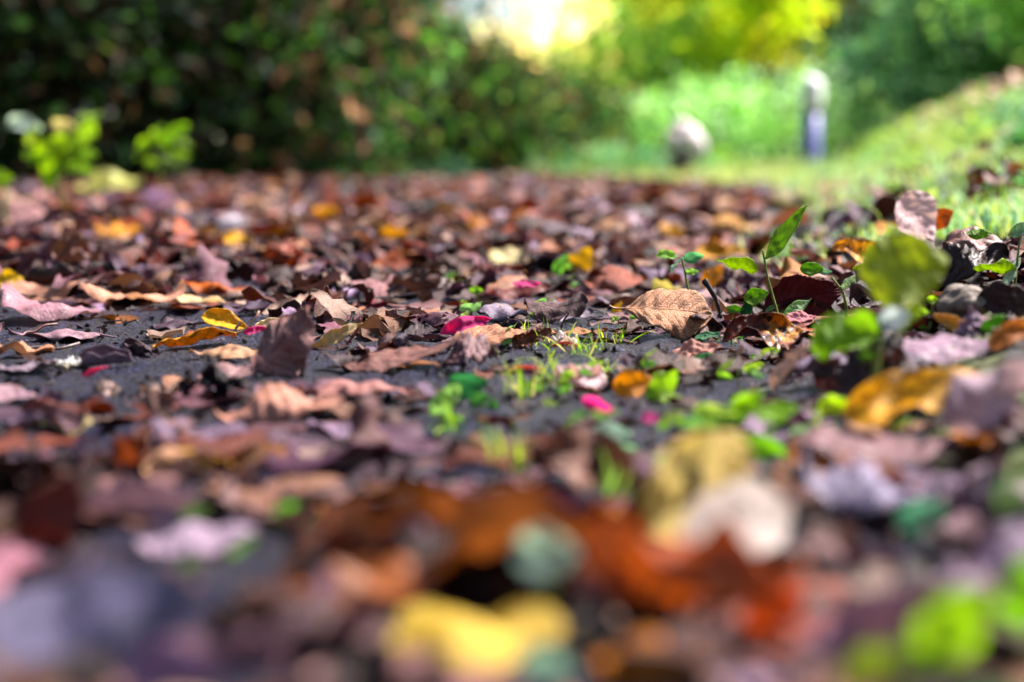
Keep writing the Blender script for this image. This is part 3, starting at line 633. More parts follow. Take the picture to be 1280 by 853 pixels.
twig([(470, 374), (500, 370), (530, 366), (556, 360)], 1.08, .0016, '#3a2c30', 'dark twig lying behind the large magenta petal', 'dark lying twig')
twig([(880, 350), (894, 372), (902, 398)], .93, .0022, '#2e2628', 'black rotten stalk right of the strongly ribbed tan leaf', 'black rotten stalk')
twig([(185, 452), (225, 459), (262, 462)], .84, .0008, '#3a2e34', 'hair-thin dark stalk lying on the bare grit', 'hair-thin stalk')

# ------------------------------------------------------------------ seedlings
def seedling(name, lab, sh, stem_px, d, leaves, rad=.0011, col='#6d7a34', cat='seedling', group=None):
    pts = [atdepth(x, y, d) for x, y in stem_px]
    P = []
    for k in range(len(pts) - 1):
        for t in np.linspace(0, 1, 4, endpoint=False): P.append(pts[k] * (1 - t) + pts[k + 1] * t)
    P.append(pts[-1]); P = np.array(P)
    g0 = P[0].copy(); gz = float(ground_h(g0[0], g0[1]))
    foot = np.array([g0[0], g0[1] + .002, gz - .003]); P = np.vstack([foot, P])
    root = empty(name, foot); tag(root, lab, cat, group)
    link('stem', tube_mesh('stem', P - foot, [rad * (1 - .5 * k / len(P)) for k in range(len(P))], M['stalk'], 7), parent=root, color=hx(col, .8))
    for L in leaves:
        box, c = L[0], L[1]; kw = dict(L[2]) if len(L) > 2 else {}
        mt = kw.pop('mat', 'green')
        kw.setdefault('W', .5); kw.setdefault('fold', .2); kw.setdefault('curl', .25)
        dd = kw.pop('d', d)
        hero('leaf', None, None, box, lin(c, .85), mt, d=dd, parent=root, **kw)
    xs = [x for x, y in stem_px]; ys = [y for x, y in stem_px]
    leaves_px.append((sh, (min(xs) - 4, min(ys), max(xs) + 4, max(ys)), d))
    return root
F_ = dict(focus=True)
seedling('seedling', 'tall seedling with one long blade pointing up right and an oval leaf at left', 'tall seedling',
         [(977, 430), (972, 392), (960, 350), (953, 312)], .88,
         [((955, 257, 1010, 326), '#9cc43a', dict(shape='lance', W=.26, roll=52, tilt=60, **F_)),
          ((895, 313, 948, 343), '#b4d428', dict(roll=12, yaw=180, W=.46, tilt=40, **F_)),
          ((930, 357, 961, 383), '#98c832', dict(roll=20, W=.7, **F_)),
          ((925, 370, 942, 404), '#2f7a3a', dict(roll=70, W=.4, **F_)),
          ((908, 378, 930, 392), '#8cc040', dict(**F_)),
          ((977, 369, 1014, 398), '#a8d098', dict(roll=34, shape='lance', W=.35, **F_))])
seedling('seedling', 'short seedling with paired round leaves right of the tall seedling', 'short paired seedling',
         [(1058, 384), (1054, 366), (1040, 347)], .86,
         [((1000, 328, 1031, 345), '#8cc230', dict(W=.6, **F_)), ((1024, 336, 1040, 344), '#b0dcc0', dict(**F_)),
          ((1051, 339, 1072, 362), '#cfe6cc', dict(roll=40, **F_)), ((1062, 346, 1090, 368), '#b2dcb4', dict(roll=12, W=.6, **F_)),
          ((1065, 330, 1088, 341), '#b8c83c', dict(roll=10, **F_))])
seedling('seedling', 'slender plant at the right border with one drooping and one upper leaf', 'slender right plant',
         [(1262, 392), (1268, 360), (1272, 322), (1276, 290)], .87,
         [((1216, 312, 1271, 343), '#bcdc30', dict(roll=4, yaw=180, W=.5, tilt=45, **F_)), ((1253, 322, 1276, 358), '#cfe4e4', dict(roll=60, **F_)),
          ((1262, 270, 1300, 298), '#a4c8a0', dict(roll=20, **F_)), ((1226, 386, 1256, 414), '#7cb828', dict(roll=34, W=.6, d=.84, **F_)),
          ((1240, 404, 1270, 420), '#6aa830', dict(roll=10, **F_))])
seedling('broad_leaved_weed', 'broad weed with a large spotted green leaf rising above a low one', 'broad green weed',
         [(1092, 478), (1098, 440), (1104, 400), (1112, 380)], .60,
         [((1074, 298, 1186, 388), '#93a81c', dict(W=.85, roll=14, tilt=70, serr=.08, nserr=9, mat='green_spot', nu=36, nv=12, crumple=.03)),
          ((1014, 378, 1112, 452), '#7cb414', dict(W=.6, roll=16, tilt=50, crumple=.06, nu=30, nv=10)),
          ((1098, 370, 1138, 412), '#b8cce0', dict(W=.8, roll=15, tilt=70, d=.58)),  # pale leaf stands in for a highlight on the weed
          ((1120, 376, 1160, 420), '#8aa822', dict(W=.6, roll=60)),
          ((1072, 420, 1100, 452), '#5c8c24', dict(W=.6))], rad=.0018, cat='weed')
seedling('clover_sprig', 'small lime sprig with a disc leaf under the wide orange-yellow leaf', 'lime disc sprig',
         [(1040, 548), (1041, 520)], .60, [((1022, 488, 1060, 524), '#a8dc10', dict(shape='round', W=.85, tilt=80))], cat='weed')
seedling('clover_sprig', 'tiny lime disc leaf on a stem in front of the mauve leaf', 'tiny lime disc',
         [(1182, 462), (1183, 445)], .74, [((1169, 429, 1197, 452), '#a4d830', dict(shape='round', W=.85, tilt=70))], cat='weed')
seedling('weed_cluster', 'cluster of lime leaves in front of the strongly ribbed tan leaf', 'lime leaf cluster',
         [(915, 590), (920, 550), (905, 520)], .56,
         [((904, 478, 956, 530), '#96d80c', dict(W=.5, roll=40, tilt=60)), ((944, 488, 1000, 528), '#8ccc10', dict(W=.5, roll=15, tilt=55)), ((918, 520, 972, 560), '#a0dc18', dict(W=.5, roll=-12, tilt=50)), ((852, 510, 912, 540), '#74c42c', dict(W=.45, roll=-4, tilt=45)), ((868, 536, 922, 568), '#84c838', dict(W=.45, roll=16, tilt=45)),
          ((812, 536, 880, 584), '#7cc888', dict(W=.5, roll=10, tilt=45)), ((930, 540, 990, 580), '#6cb018', dict(W=.6, roll=-20)),
          ((866, 500, 930, 530), '#b0dc50', dict(W=.4, roll=-10))], rad=.0016, cat='weed')
seedling('weed_cluster', 'small lime leaf pair beside the yellow-orange leaf', 'small lime leaf',
         [(828, 522), (830, 500), (826, 486)], .70, [((806, 456, 848, 500), '#8cc01c', dict(W=.6, roll=45, tilt=60)), ((822, 478, 862, 504), '#9ccc28', dict(W=.5, roll=-15, tilt=45)), ((840, 490, 862, 510), '#84bc28', dict(W=.6))], cat='weed')
seedling('weed_cluster', 'dark green three-leaved weed left of the grass', 'dark three-leaved weed',
         [(580, 530), (585, 500), (590, 486)], .70,
         [((558, 464, 612, 498), '#2d7a44', dict(W=.65, roll=10)), ((536, 486, 576, 520), '#8ac060', dict(W=.55, roll=50)),
          ((586, 484, 626, 512), '#3f7c34', dict(W=.6, roll=-20)), ((548, 506, 580, 528), '#7ab040', dict(W=.5))], cat='weed')
seedling('weed_cluster', 'pale teal pair of leaves blurred in front of the pink and white petal', 'pale teal pair',
         [(770, 560), (768, 540)], .60, [((740, 512, 790, 552), '#9cc8ac', dict(W=.7, tilt=60)), ((762, 538, 800, 570), '#7cb090', dict(W=.6))], cat='weed')
seedling('weed_cluster', 'teal-grey leaf blurred below the silvery crinkled leaf', 'teal-grey leaf',
         [(1148, 690), (1150, 655)], .42, [((1120, 612, 1182, 672), '#5ca888', dict(W=.8, roll=40, tilt=70))], cat='weed')
seedling('foreground_weed', 'lime leaf held up in the blurred lower right corner', 'lime foreground weed',
         [(1140, 900), (1165, 820), (1185, 780)], .29,
         [((1140, 715, 1236, 835), '#96cc10', dict(W=.6, roll=54, tilt=70)), ((1046, 800, 1180, 880), '#9cc030', dict(W=.5, roll=20, tilt=50)),
          ((1180, 830, 1300, 900), '#2f8844', dict(W=.6, tilt=50))], rad=.0012, cat='weed')
seedling('foreground_weed', 'green leaf at the right border near the bottom', 'green border weed',
         [(1290, 860), (1278, 790)], .31, [((1244, 640, 1320, 790), '#7cc01c', dict(W=.6, roll=70, tilt=75)), ((1250, 560, 1300, 640), '#90c070', dict(W=.5, roll=60))], cat='weed')
seedling('foreground_weed', 'blurred blue-green leaf resting over the yellow bottom leaf', 'blue-green foreground leaf',
         [(684, 860), (686, 760), (682, 712)], .34, [((640, 664, 724, 726), '#9cc4b8', dict(W=.85, tilt=70)), ((644, 786, 724, 862), '#8cbcb0', dict(W=.85, tilt=70))], cat='weed')
for k, (bx, c, lab) in enumerate((((98, 703, 152, 750), '#86c83c', 'small lime leaf on the broad lavender-grey leaf'), ((336, 622, 396, 660), '#6cc824', 'bright green leaf left of the huge rust-brown leaf'),
        ((272, 634, 322, 690), '#78b848', 'mid green leaf on the pale lilac leaf'), ((222, 670, 252, 712), '#6c9c38', 'dull green leaf below the pale lilac leaf'), ((226, 612, 262, 650), '#78a050', 'olive green leaf behind the pale lilac leaf'))):
    cx = (bx[0] + bx[2]) / 2
    seedling('clover_sprig', lab, lab, [(cx, bx[3] + 30), (cx, (bx[1] + bx[3]) / 2 + 8)], (.36, .45, .43, .40, .47)[k], [(bx, c, dict(W=.7, tilt=60, roll=15))], rad=.0009, cat='weed')
# weeds at the far left and along the path
seedling('broad_leaved_weed', 'bright lime weed with several leaves at the far left', 'far left weed',
         [(78, 262), (76, 220), (80, 190)], 2.6,
         [((38, 160, 84, 206), '#a4d40c', dict(W=.5, roll=40, tilt=60)), ((80, 146, 124, 196), '#98cc20', dict(W=.5, roll=50, tilt=60)), ((50, 186, 84, 232), '#8cbc10', dict(W=.6, roll=60, tilt=60)),
          ((10, 142, 54, 166), '#bfe0d0', dict(W=.5, roll=-14)), ((88, 176, 124, 204), '#7cb028', dict(W=.6)), ((62, 148, 96, 168), '#d0c880', dict(W=.6)), ((28, 186, 60, 204), '#98d010', dict(W=.4, roll=-20)), ((84, 200, 120, 218), '#8cc420', dict(W=.4, roll=-16)), ((56, 206, 78, 236), '#7cac18', dict(W=.4, roll=60)), ((96, 140, 128, 156), '#a8d850', dict(W=.4, roll=24)), ((30, 160, 50, 180), '#b0d838', dict(W=.4, roll=50))], rad=.004, cat='weed')
seedling('broad_leaved_weed', 'lime weed with two rounded leaves right of the far left weed', 'second far weed',
         [(200, 232), (200, 206), (198, 188)], 3.1,
         [((170, 162, 202, 190), '#94c818', dict(W=.5, roll=30, tilt=60)), ((200, 150, 236, 186), '#8ccc10', dict(W=.55, roll=40, tilt=60)), ((180, 184, 204, 210), '#86b428', dict(W=.6)), ((204, 188, 240, 206), '#7aa828', dict(W=.5)), ((168, 176, 190, 200), '#8cc030', dict(W=.4, roll=50)), ((216, 168, 240, 184), '#98d028', dict(W=.4, roll=-20)), ((188, 156, 206, 172), '#a0d830', dict(W=.4, roll=40))], rad=.004, cat='weed')
seedling('broad_leaved_weed', 'half-cut lime weed at the left border below the far left weed', 'left border weed',
         [(6, 262), (4, 230)], 2.2, [((-16, 200, 18, 236), '#8cc010', dict(W=.8, tilt=60))], rad=.004, cat='weed')
seedling('clover_sprig', 'blurred green sprig left of the upright yellow leaf', 'green sprig by the yellow leaf',
         [(700, 350), (698, 330)], 1.32, [((690, 314, 712, 344), '#74c03c', dict(W=.6, roll=50)), ((700, 322, 716, 338), '#8cc848', dict(W=.6))], cat='weed')
seedling('clover_sprig', 'pale green sprig standing behind the green-cream curled leaf', 'pale sprig',
         [(860, 362), (856, 340), (852, 322)], .98, [((838, 318, 856, 342), '#9cd4b0', dict(W=.6, roll=50)), ((854, 308, 880, 330), '#5cb074', dict(W=.6, roll=10)), ((820, 312, 848, 324), '#8cd040', dict(W=.5)), ((856, 330, 874, 344), '#8cc850', dict())], cat='weed')
seedling('clover_sprig', 'tiny green sprig right of the cream oval leaf on dark ground', 'tiny green sprig',
         [(596, 372), (596, 362)], 1.1, [((586, 354, 604, 368), '#7cb828', dict(W=.6)), ((574, 372, 590, 380), '#94b838', dict(W=.5))], cat='weed')
seedling('clover_sprig', 'bright green sprig with three leaflets right of the dark red ribbed leaf', 'three-leaflet sprig',
         [(1160, 420), (1164, 400), (1166, 378)], .78, [((1158, 362, 1174, 380), '#9ccc20', dict(W=.7)), ((1144, 376, 1164, 396), '#86b82c', dict(W=.6)), ((1148, 396, 1160, 412), '#78b020', dict(W=.5))], cat='weed')
seedling('clover_sprig', 'low yellow-green sprig in front of the dark leaf with gold inside', 'low yellow-green sprig',
         [(952, 470), (948, 452), (960, 440)], .78, [((930, 446, 956, 464), '#a0cc28', dict(W=.5, roll=20)), ((950, 432, 976, 446), '#9cc430', dict(W=.45, roll=14)), ((936, 436, 956, 450), '#74a428', dict(W=.4)), ((868, 440, 902, 454), '#3c8444', dict(W=.4))], cat='weed')
seedling('clover_sprig', 'pale sea-green sprig lying left of the small pink-buff leaf', 'sea-green sprig',
         [(880, 434), (876, 424)], .86, [((868, 414, 900, 426), '#7cc08c', dict(W=.45, roll=12, **F_)), ((846, 428, 868, 438), '#a8d8b0', dict(W=.4, roll=16, **F_))], cat='weed')

# ------------------------------------------------------------------ grass tufts in and near focus: every blade a part
def blade_mesh(seed, bend):
    V, F, uv = leaf_geo(nu=7, nv=2, W=.055, shape='blade', fold=.5, crumple=.004, seed=seed)
    V[:, 0] += .5
    x = V[:, 0].copy(); a = bend * x
    V[:, 0], V[:, 2] = np.where(bend, np.sin(a) / max(bend, 1e-3), x) , (1 - np.cos(a)) / max(bend, 1e-3) + V[:, 2]
    V = V[:, [2, 1, 0]] * np.array([1, 1, 1])             # stands up along z, bends to +x
    return mesh_from('blade', V, F, uv, mat=M['green'])
blades = [blade_mesh(i, b) for i, b in enumerate((.4, .9, 1.4, 2.0, 2.6))]
def tuft(px, py, d, n, hpx, lab, cols, spread=14, lean=0):
    p0 = gpoint(px, py) if d is None else None
    if d is not None:
        x = (px - 640) / FPX * d; p0 = np.array([x, d, float(ground_h(x, d))])
    root = empty('grass_tuft', p0); tag(root, lab, 'grass tuft')
    k = p0[1] / FPX
    for i in range(int(n * 1.9)):
        o = link('blade', random.choice(blades), parent=root, color=lin(random.choice(cols), .95))
        o.location = (random.gauss(0, spread * .9) * k, random.gauss(0, spread * 1.6) * k, -.001)
        h = hpx * k * random.uniform(.45, 1.15)
        o.scale = (h, h * random.uniform(.7, 1.4), h)
        o.rotation_euler = (random.uniform(-.6, .6), random.uniform(-.6, .6) + lean, random.uniform(0, 6.28))
    leaves_px.append((lab, (px - spread, py - hpx, px + spread, py), p0[1]))
G1 = ['#c8c078', '#94b040', '#a8d024', '#8cc018', '#b8d850', '#7cb020']; G2 = ['#4c9040', '#2f7c40', '#68a838']
tuft(665, 452, .86, 14, 40, 'bright short grass tuft just right of the dark curled stalk', G1, 14)
tuft(700, 456, .84, 15, 34, 'feathery grass tuft left of the pink and white petal', G1 + G2, 18)
tuft(735, 446, .82, 12, 48, 'lime grass tuft behind the yellow-orange leaf', G1, 12)
tuft(770, 440, .86, 8, 40, 'thin grass tuft right of the lime grass tuft', G1, 10)
tuft(755, 478, .74, 9, 46, 'blurred grass tuft beside the yellow-orange leaf', G1, 13)
tuft(655, 520, .68, 12, 62, 'blurred grass tuft below the pink-orange petal', G1, 12)
tuft(690, 500, .72, 11, 60, 'blurred grass tuft in front of the feathery grass', G1 + G2, 16)
tuft(640, 590, .52, 11, 80, 'tall blurred grass tuft right of the white curled leaf', G1, 12)
tuft(772, 600, .48, 9, 80, 'blurred yellow-green grass tuft behind the large white petal', ['#a8c850', '#88b850'], 14)
tuft(560, 545, .60, 8, 60, 'blurred grass tuft under the dark three-leaved weed', G1 + G2, 12)
tuft(925, 430, .88, 6, 40, 'sparse grass tuft at the foot of the tall seedling', G1 + G2, 16)
tuft(1040, 520, .58, 8, 50, 'blurred grass tuft beside the lime disc sprig', G1, 14)
tuft(850, 420, .92, 5, 30, 'small dark grass tuft under the strongly ribbed tan leaf', G2, 14)
tuft(575, 340, 1.35, 7, 20, 'far low grass tuft left of the curled dark rust leaf', G1, 10)
tuft(1225, 300, 1.25, 18, 40, 'dense fresh grass tuft behind the bright-rimmed arched leaf', G1, 30)
tuft(1175, 300, 1.5, 18, 50, 'dense fresh grass tuft behind the upright pale pink leaf', G1, 34)
tuft(1262, 285, 1.5, 18, 50, 'dense fresh grass tuft at the right border', G1, 34)

# thin dark twigs strewn about
tw_names = [q for q in leaves_px if 380 < q[1][3] < 640]
for i in range(30):
    q = tw_names[(i * 7) % len(tw_names)]; dd = .62 + .9 * rng.random(); x = (rng.random() - .5) * 1240 / FPX * dd
    L = rng.uniform(.02, .05); th = rng.uniform(-.7, .7); n = 6
    pts = []
    for t in np.linspace(-.5, .5, n):
        X, Y = x + L * t * math.cos(th) + rng.normal(0, .0022), dd + L * t * math.sin(th) + rng.normal(0, .0012)
        pts.append(np.array([X, Y, float(ground_h(X, Y)) + .0015 + .006 * (t + .5) * rng.random()]))
    pts = np.array(pts); c = pts[0].copy(); px, py, _ = project(c)[0]
    near_ = sorted(leaves_px, key=lambda s: abs((s[1][0] + s[1][2]) / 2 - px) + 2 * abs((s[1][1] + s[1][3]) / 2 - py))
    near_ = [s for s in near_ if not s[0].startswith('twig')]
    kind_ = ('thin black', 'bent dark brown', 'fine reddish', 'short grey-brown', 'crooked blackish')[i % 5]
    col = ('#1c1618', '#3a2620', '#5c2a22', '#5a4a48', '#241c1e')[i % 5]
    near_ = [s for s in near_ if len(s[0].split()) < 8]
    lab = f'{kind_} twig lying {"left" if px < (near_[i % 3][1][0] + near_[i % 3][1][2]) / 2 else "right"} of the {near_[i % 3][0]}'
    o = link('twig', tube_mesh('twig', pts - c, [.0005 + .0006 * rng.random()] * n, M['stalk'], 6), loc=c, color=lin(col, .8)); tag(o, lab, 'twig', 'thin twigs strewn among the leaves')

# small sprigs scattered from the middle to the right
for i in range(30):
    dd = rng.uniform(.55, 1.25); px = rng.uniform(560, 1180); py = 192 + .116 * FPX / dd
    near_ = sorted([s for s in leaves_px if len(s[0].split()) < 8 and 'sprig' not in s[0]], key=lambda s: abs((s[1][0] + s[1][2]) / 2 - px) + 2 * abs((s[1][1] + s[1][3]) / 2 - py))
    u_ = (dd ** -1) * rng.uniform(11, 19)
    lv = []
    for q in range(int(rng.integers(3, 6))):
        cx, cy = px + rng.normal(0, u_ * .6), py - u_ * rng.uniform(.4, 1.7); a_, b_ = u_ * rng.uniform(.35, .6), u_ * rng.uniform(.18, .36)
        lv.append(((cx - a_, cy - b_, cx + a_, cy + b_), ('#8cc830', '#a4d440', '#6cb03c', '#90cc78', '#b4d850')[int(rng.integers(5))], dict(W=.5, roll=float(rng.uniform(-20, 45)), nu=10, nv=4)))
    s_ = near_[i % 3]; rel = 'left' if px < (s_[1][0] + s_[1][2]) / 2 else 'right'
    seedling('clover_sprig', f'{("small", "tiny", "low", "thin", "little")[i % 5]} {("green", "lime", "fresh green")[i % 3]} sprig growing {rel} of the {s_[0]}', f'sprig {i}', [(px, py), (px + rng.normal(0, 3), py - u_ * 1.2)], dd, lv, rad=.0006, cat='weed', group='small sprigs sprouting through the litter')
leaves_px = [s for s in leaves_px if not (s[0].startswith('sprig ') )]
# ------------------------------------------------------------------ filler leaves: individuals near the lens
PAL = [('mauve', '#966e7c'), ('dusky pink', '#b08c8c'), ('grey-brown', '#74564e'), ('dark brown', '#4a2a22'), ('purplish', '#6a4a62'), ('tan', '#b48c74'),
       ('pale buff', '#cdb2a4'), ('lilac-grey', '#a48ea8'), ('chestnut brown', '#78422c'), ('blackish', '#2a1a1a'), ('rust-coloured', '#8e4824'), ('amber', '#c8881c')]
PW = np.array([13, 11, 11, 14, 10, 8, 7, 8, 8, 14, 4, 1.5]); PW = PW / PW.sum()
POSE = {'dome': ['arched', 'humped', 'bowed'], 'cup': ['cupped', 'curled-up', 'hollow'], 'flat': ['flat', 'spread-out', 'low-lying'], 'crumple': ['crumpled', 'crinkled', 'shrivelled'], 'roll': ['rolled', 'tube-like', 'tightly curled']}
shapes = []; stalks = []
for k in range(30):
    pose = ('dome', 'cup', 'flat', 'crumple', 'roll')[k % 5]
    kw = dict(dome=dict(curl=-.9, curlx=-.5), cup=dict(curl=.9, curlx=.4), flat=dict(curl=.15, crumple=.03), crumple=dict(curl=-.3, crumple=.12), roll=dict(curl=2.1, crumple=.04))[pose]
    kw.setdefault('crumple', .05)
    V, F, uv = leaf_geo(nu=20, nv=8, W=(.42, .5, .6, .7)[k % 4], shape=('ovate', 'lance', 'obovate', 'ovate', 'scrap')[(k * 7) % 5], fold=.12, seed=k + 50, ragged=(.45 if k % 3 == 0 else 0), serr=.08 * (k % 2), nserr=16, rib=.006 * (k % 2), **kw)
    shapes.append((pose, V, [mesh_from('leaf', V, F, uv, mat=M[m]) for m in ('dry', 'dry_ribbed')]))
    sp = stalk_points(V, 8, 20, .26, (.15 * math.sin(k), .12 * math.cos(k)), k)
    stalks.append(tube_mesh('stalk', sp, [.016, .016, .014, .012, .012, .013, .019], M['stalk'], 6))

hero_boxes = np.array([[*b, d] for _, b, d in leaves_px], float)
hero_names = [n for n, _, _ in leaves_px]
def blocks(Q, slack=3, frac=.1):
    """does this geometry hide a hand-placed thing behind it?"""
    pr = project(Q); x0, y0, x1, y1 = pr[:, 0].min(), pr[:, 1].min(), pr[:, 0].max(), pr[:, 1].max(); d = pr[:, 2].mean()
    hb = hero_boxes
    ox = np.minimum(x1, hb[:, 2]) - np.maximum(x0, hb[:, 0]); oy = np.minimum(y1, hb[:, 3]) - np.maximum(y0, hb[:, 1])
    own = (hb[:, 2] - hb[:, 0]) * (hb[:, 3] - hb[:, 1])
    hit = (ox > 0) & (oy > 0) & (ox * oy > frac * own) & (hb[:, 4] > d - .01)
    hit2 = (ox > 0) & (oy > 0) & (ox * oy > .6 * (x1 - x0) * (y1 - y0)) & (hb[:, 4] > d + .004)
    return bool(hit.any() or hit2.any())
def bare(px, py):                              # the swept patch of grit at the left
    return (px < 360 and 392 < py < 510 and not (px > 200 and py > 478)) or (640 < px < 900 and 418 < py < 462)

used_labels = {}
placed = []
def size_word(px): return 'large' if px > 150 else ('mid-sized' if px > 75 else 'small')
NF = 176
tries = 0
while len(placed) < NF and tries < 9000:
    tries += 1
    dd = .30 + 1.15 * rng.random() ** 1.25
    x = (rng.random() - .5) * 1340 / FPX * dd
    px, py, _ = project(np.array([x, dd, float(ground_h(x, dd))]))[0]
    if py > 900: continue
    if bare(px, py) and rng.random() < .93: continue
    k = int(rng.integers(len(shapes))); pose, V, mes = shapes[k]
    L = rng.uniform(.038, .074) if not bare(px, py) else rng.uniform(.015, .03)
    R = rot(rng.uniform(0, 6.28), rng.normal(0, .16), rng.normal(.1, .22), int(rng.random() < .3))
    P = V @ R.T * L
    g = float(ground_h(x, dd)); lift = rng.choice([0, 0, .002, .005])
    loc = np.array([x, dd, g - P[:, 2].min() - .002 + lift])
    if project(P + loc)[:, 1].min() < 395 and dd < .85: continue
    if blocks(P + loc):                        # lie flatter in front of things worth seeing
        fl = [q for q in range(len(shapes)) if shapes[q][0] == 'flat']; k = fl[int(rng.integers(len(fl)))]; pose, V, mes = shapes[k]
        R = rot(rng.uniform(0, 6.28), 0, 0, 0); P = V @ R.T * L; loc[2] = g - P[:, 2].min() - .002
        if blocks(P + loc): continue
    if any(abs(x - q[0]) + abs(dd - q[1]) < .45 * L for q in placed): continue
    ci = int(rng.choice(len(PAL), p=PW)); cn, ch = PAL[ci]
    col = np.array(rich(ch, .49)) * min(1.7, math.exp(rng.normal(-.05, .38))) * np.array([rng.uniform(.93, 1.07), 1, rng.uniform(.93, 1.07)])
    o = link('leaf', mes[int(rng.random() < .35)], loc=loc, color=tuple(col))
    o.rotation_euler = Matrix([list(r) for r in R]).to_euler(); o.scale = (L, L, L)
    placed.append((x, dd))
    if .55 < dd < 1.25 and pose != 'roll' and L > .028 and rng.random() < .7: link('stalk', stalks[k], parent=o, color=tuple(col * .55))
    pr = project(P + loc); wpx = np.ptp(pr[:, 0])
    order = np.argsort(np.hypot((hero_boxes[:, 0] + hero_boxes[:, 2]) / 2 - px, ((hero_boxes[:, 1] + hero_boxes[:, 3]) / 2 - py) * 2))
    lab = None
    for j in order[:8]:
        hb = hero_boxes[j]; dx = px - (hb[0] + hb[2]) / 2; front = dd < hb[4]
        rel = ('left of' if dx < -(hb[2] - hb[0]) * .45 else 'right of') if abs(dx) > (hb[2] - hb[0]) * .45 else ('in front of' if front else 'behind')
        for pw in POSE[pose]:
            c = f'{size_word(wpx)} {pw} {cn} leaf {rel} the {hero_names[j]}'
            if c not in used_labels and len(c.split()) <= 16: lab = c; break
        if lab: break
    used_labels[lab] = 1
    tag(o, lab, 'leaf', 'fallen leaves littering the path')

# the same leaves further off and the small debris between: one mass each
def scatter_mesh(name, lab, cat, n, pos_fn, size_fn, pal, pw, variants, mat, tiltsd=.35, jitter=.15, check=False, lift=.004):
    Vs = []; Fs = []; Us = []; Cs = []; off = 0
    pos = pos_fn(n); flat = np.array([1, 1, .6 if name == 'distant_leaf_litter' else 1])
    for (x, y) in pos:
        V, F, uv = variants[int(rng.integers(len(variants)))]
        L = size_fn(x, y)
        R = rot(rng.uniform(0, 6.28), rng.normal(0, tiltsd), rng.normal(.05, tiltsd), int(rng.random() < .35))
        P = (V * flat) @ R.T * L
        P = P + np.array([x, y, float(ground_h(x, y)) - P[:, 2].min() * .75 - .002 + abs(rng.normal(0, lift))])
        if check and blocks(P, frac=.12):
            R = rot(rng.uniform(0, 6.28), 0, 0, 0); P = (V * np.array([1, 1, .35])) @ R.T * L; P += np.array([x, y, float(ground_h(x, y)) - P[:, 2].min() - .001])
            if blocks(P, frac=.14): continue
        c = np.array(pal[int(rng.choice(len(pal), p=pw))]) * (rng.uniform(1 - jitter, 1 + jitter) if name in ('plant_debris', 'bank_leaf_litter') else min(2.0, math.exp(rng.normal(-.12, .45))))
        Vs.append(P); Fs.append(F + off); Us.append(uv); Cs.append(np.tile(c, (len(V), 1))); off += len(V)
    me = mesh_from(name, np.concatenate(Vs), np.concatenate(Fs), np.concatenate(Us), np.concatenate(Cs), M[mat])
    o = link(name, me); tag(o, lab, cat, kind='stuff'); return o
var_hi = [leaf_geo(nu=9, nv=4, W=rng.uniform(.4, .7), shape=('ovate', 'scrap', 'lance')[k % 3], fold=.15, curl=(-1.0, .9, .2, -.6, 1.8)[k % 5], curlx=(-.4, .3, 0)[k % 3], crumple=.07, seed=k) for k in range(20)]
var_lo = [leaf_geo(nu=5, nv=2, W=rng.uniform(.45, .75), shape=('ovate', 'scrap')[k % 2], fold=.2, curl=(-.9, .8, .2, -.5)[k % 4], crumple=.08, seed=k) for k in range(16)]
palL = [rich(h, .42) for _, h in PAL]
def pos_near(n):
    out = []
    while len(out) < n:
        y = .27 + 1.9 * rng.random() ** 1.3; x = (rng.random() - .5) * 1400 / FPX * y
        px, py, _ = project(np.array([x, y, float(ground_h(x, y))]))[0]
        if bare(px, py) and rng.random() < .93: continue
        if y < .75 and rng.random() < .6: continue
        out.append((x, y))
    return out
scatter_mesh('leaf_litter', 'mass of small broken leaf pieces lying between the larger fallen leaves', 'leaf litter', 2300, pos_near, lambda x, y: rng.uniform(.018, .044) if y < 1 else rng.uniform(.03, .055), palL, PW, var_hi, 'litter', check=True)
# dark crumbs and bits on the bare grit
palD = [lin(h, .8) for h in ('#1c1418', '#32262a', '#17120f', '#4a3a3c', '#5c5060')]
def pos_bits(n):
    out = []
    while len(out) < n:
        y = .3 + 1.4 * rng.random() ** 1.2; x = (rng.random() - .5) * 1400 / FPX * y
        out.append((x, y))
    return out
scatter_mesh('plant_debris', 'fine dark crumbs of bark and leaf strewn over the grit', 'debris', 6500, pos_bits, lambda x, y: rng.uniform(.0025, .009), palD, np.array([.35, .25, .15, .15, .1]), var_lo, 'litter', tiltsd=.5, lift=.0006)
# distant litter
PW2 = PW.copy(); PW2[[5, 6, 8, 10, 11]] *= (1.5, 1.3, 1.5, 3, 3.5); PW2[[4, 9]] *= 1.2; PW2 /= PW2.sum()
PAL2 = [rich(h, .5) for h in ('#8f7076', '#b88a84', '#7c5c54', '#4c302c', '#6c5668', '#bc8a6c', '#dcbca4', '#a894a8', '#8e4a30', '#2c2022', '#a4581c', '#d09828')]
def pos_far(n):
    out = []
    while len(out) < n:
        y = 1.4 * (8.4 / 1.4) ** rng.random()
        x = rng.uniform(-.40 * y - .2, float(edge_x(y)) + rng.normal(.02, .05) + .04 * y)
        if x > float(path_right(y)) + rng.normal(0, .05) + .03: continue
        if y > 6.9 + .7 * math.sin(x * 2.9) + .3 * math.sin(x * 7.3): continue
        out.append((x, y))
    return out
scatter_mesh('distant_leaf_litter', 'carpet of brown and amber fallen leaves blurring along the far path', 'leaf litter', 4600, pos_far, lambda x, y: rng.uniform(.035, .09), PAL2, PW2, var_lo, 'litter', check=True, lift=.003, tiltsd=.22, jitter=.45)
def pos_bank(n):
    out = []
    while len(out) < n:
        y = .8 * (12 / .8) ** rng.random(); x = float(edge_x(y)) + abs(rng.normal(.1, .35)) * (.5 + .2 * y)
        out.append((x, y))
    return out
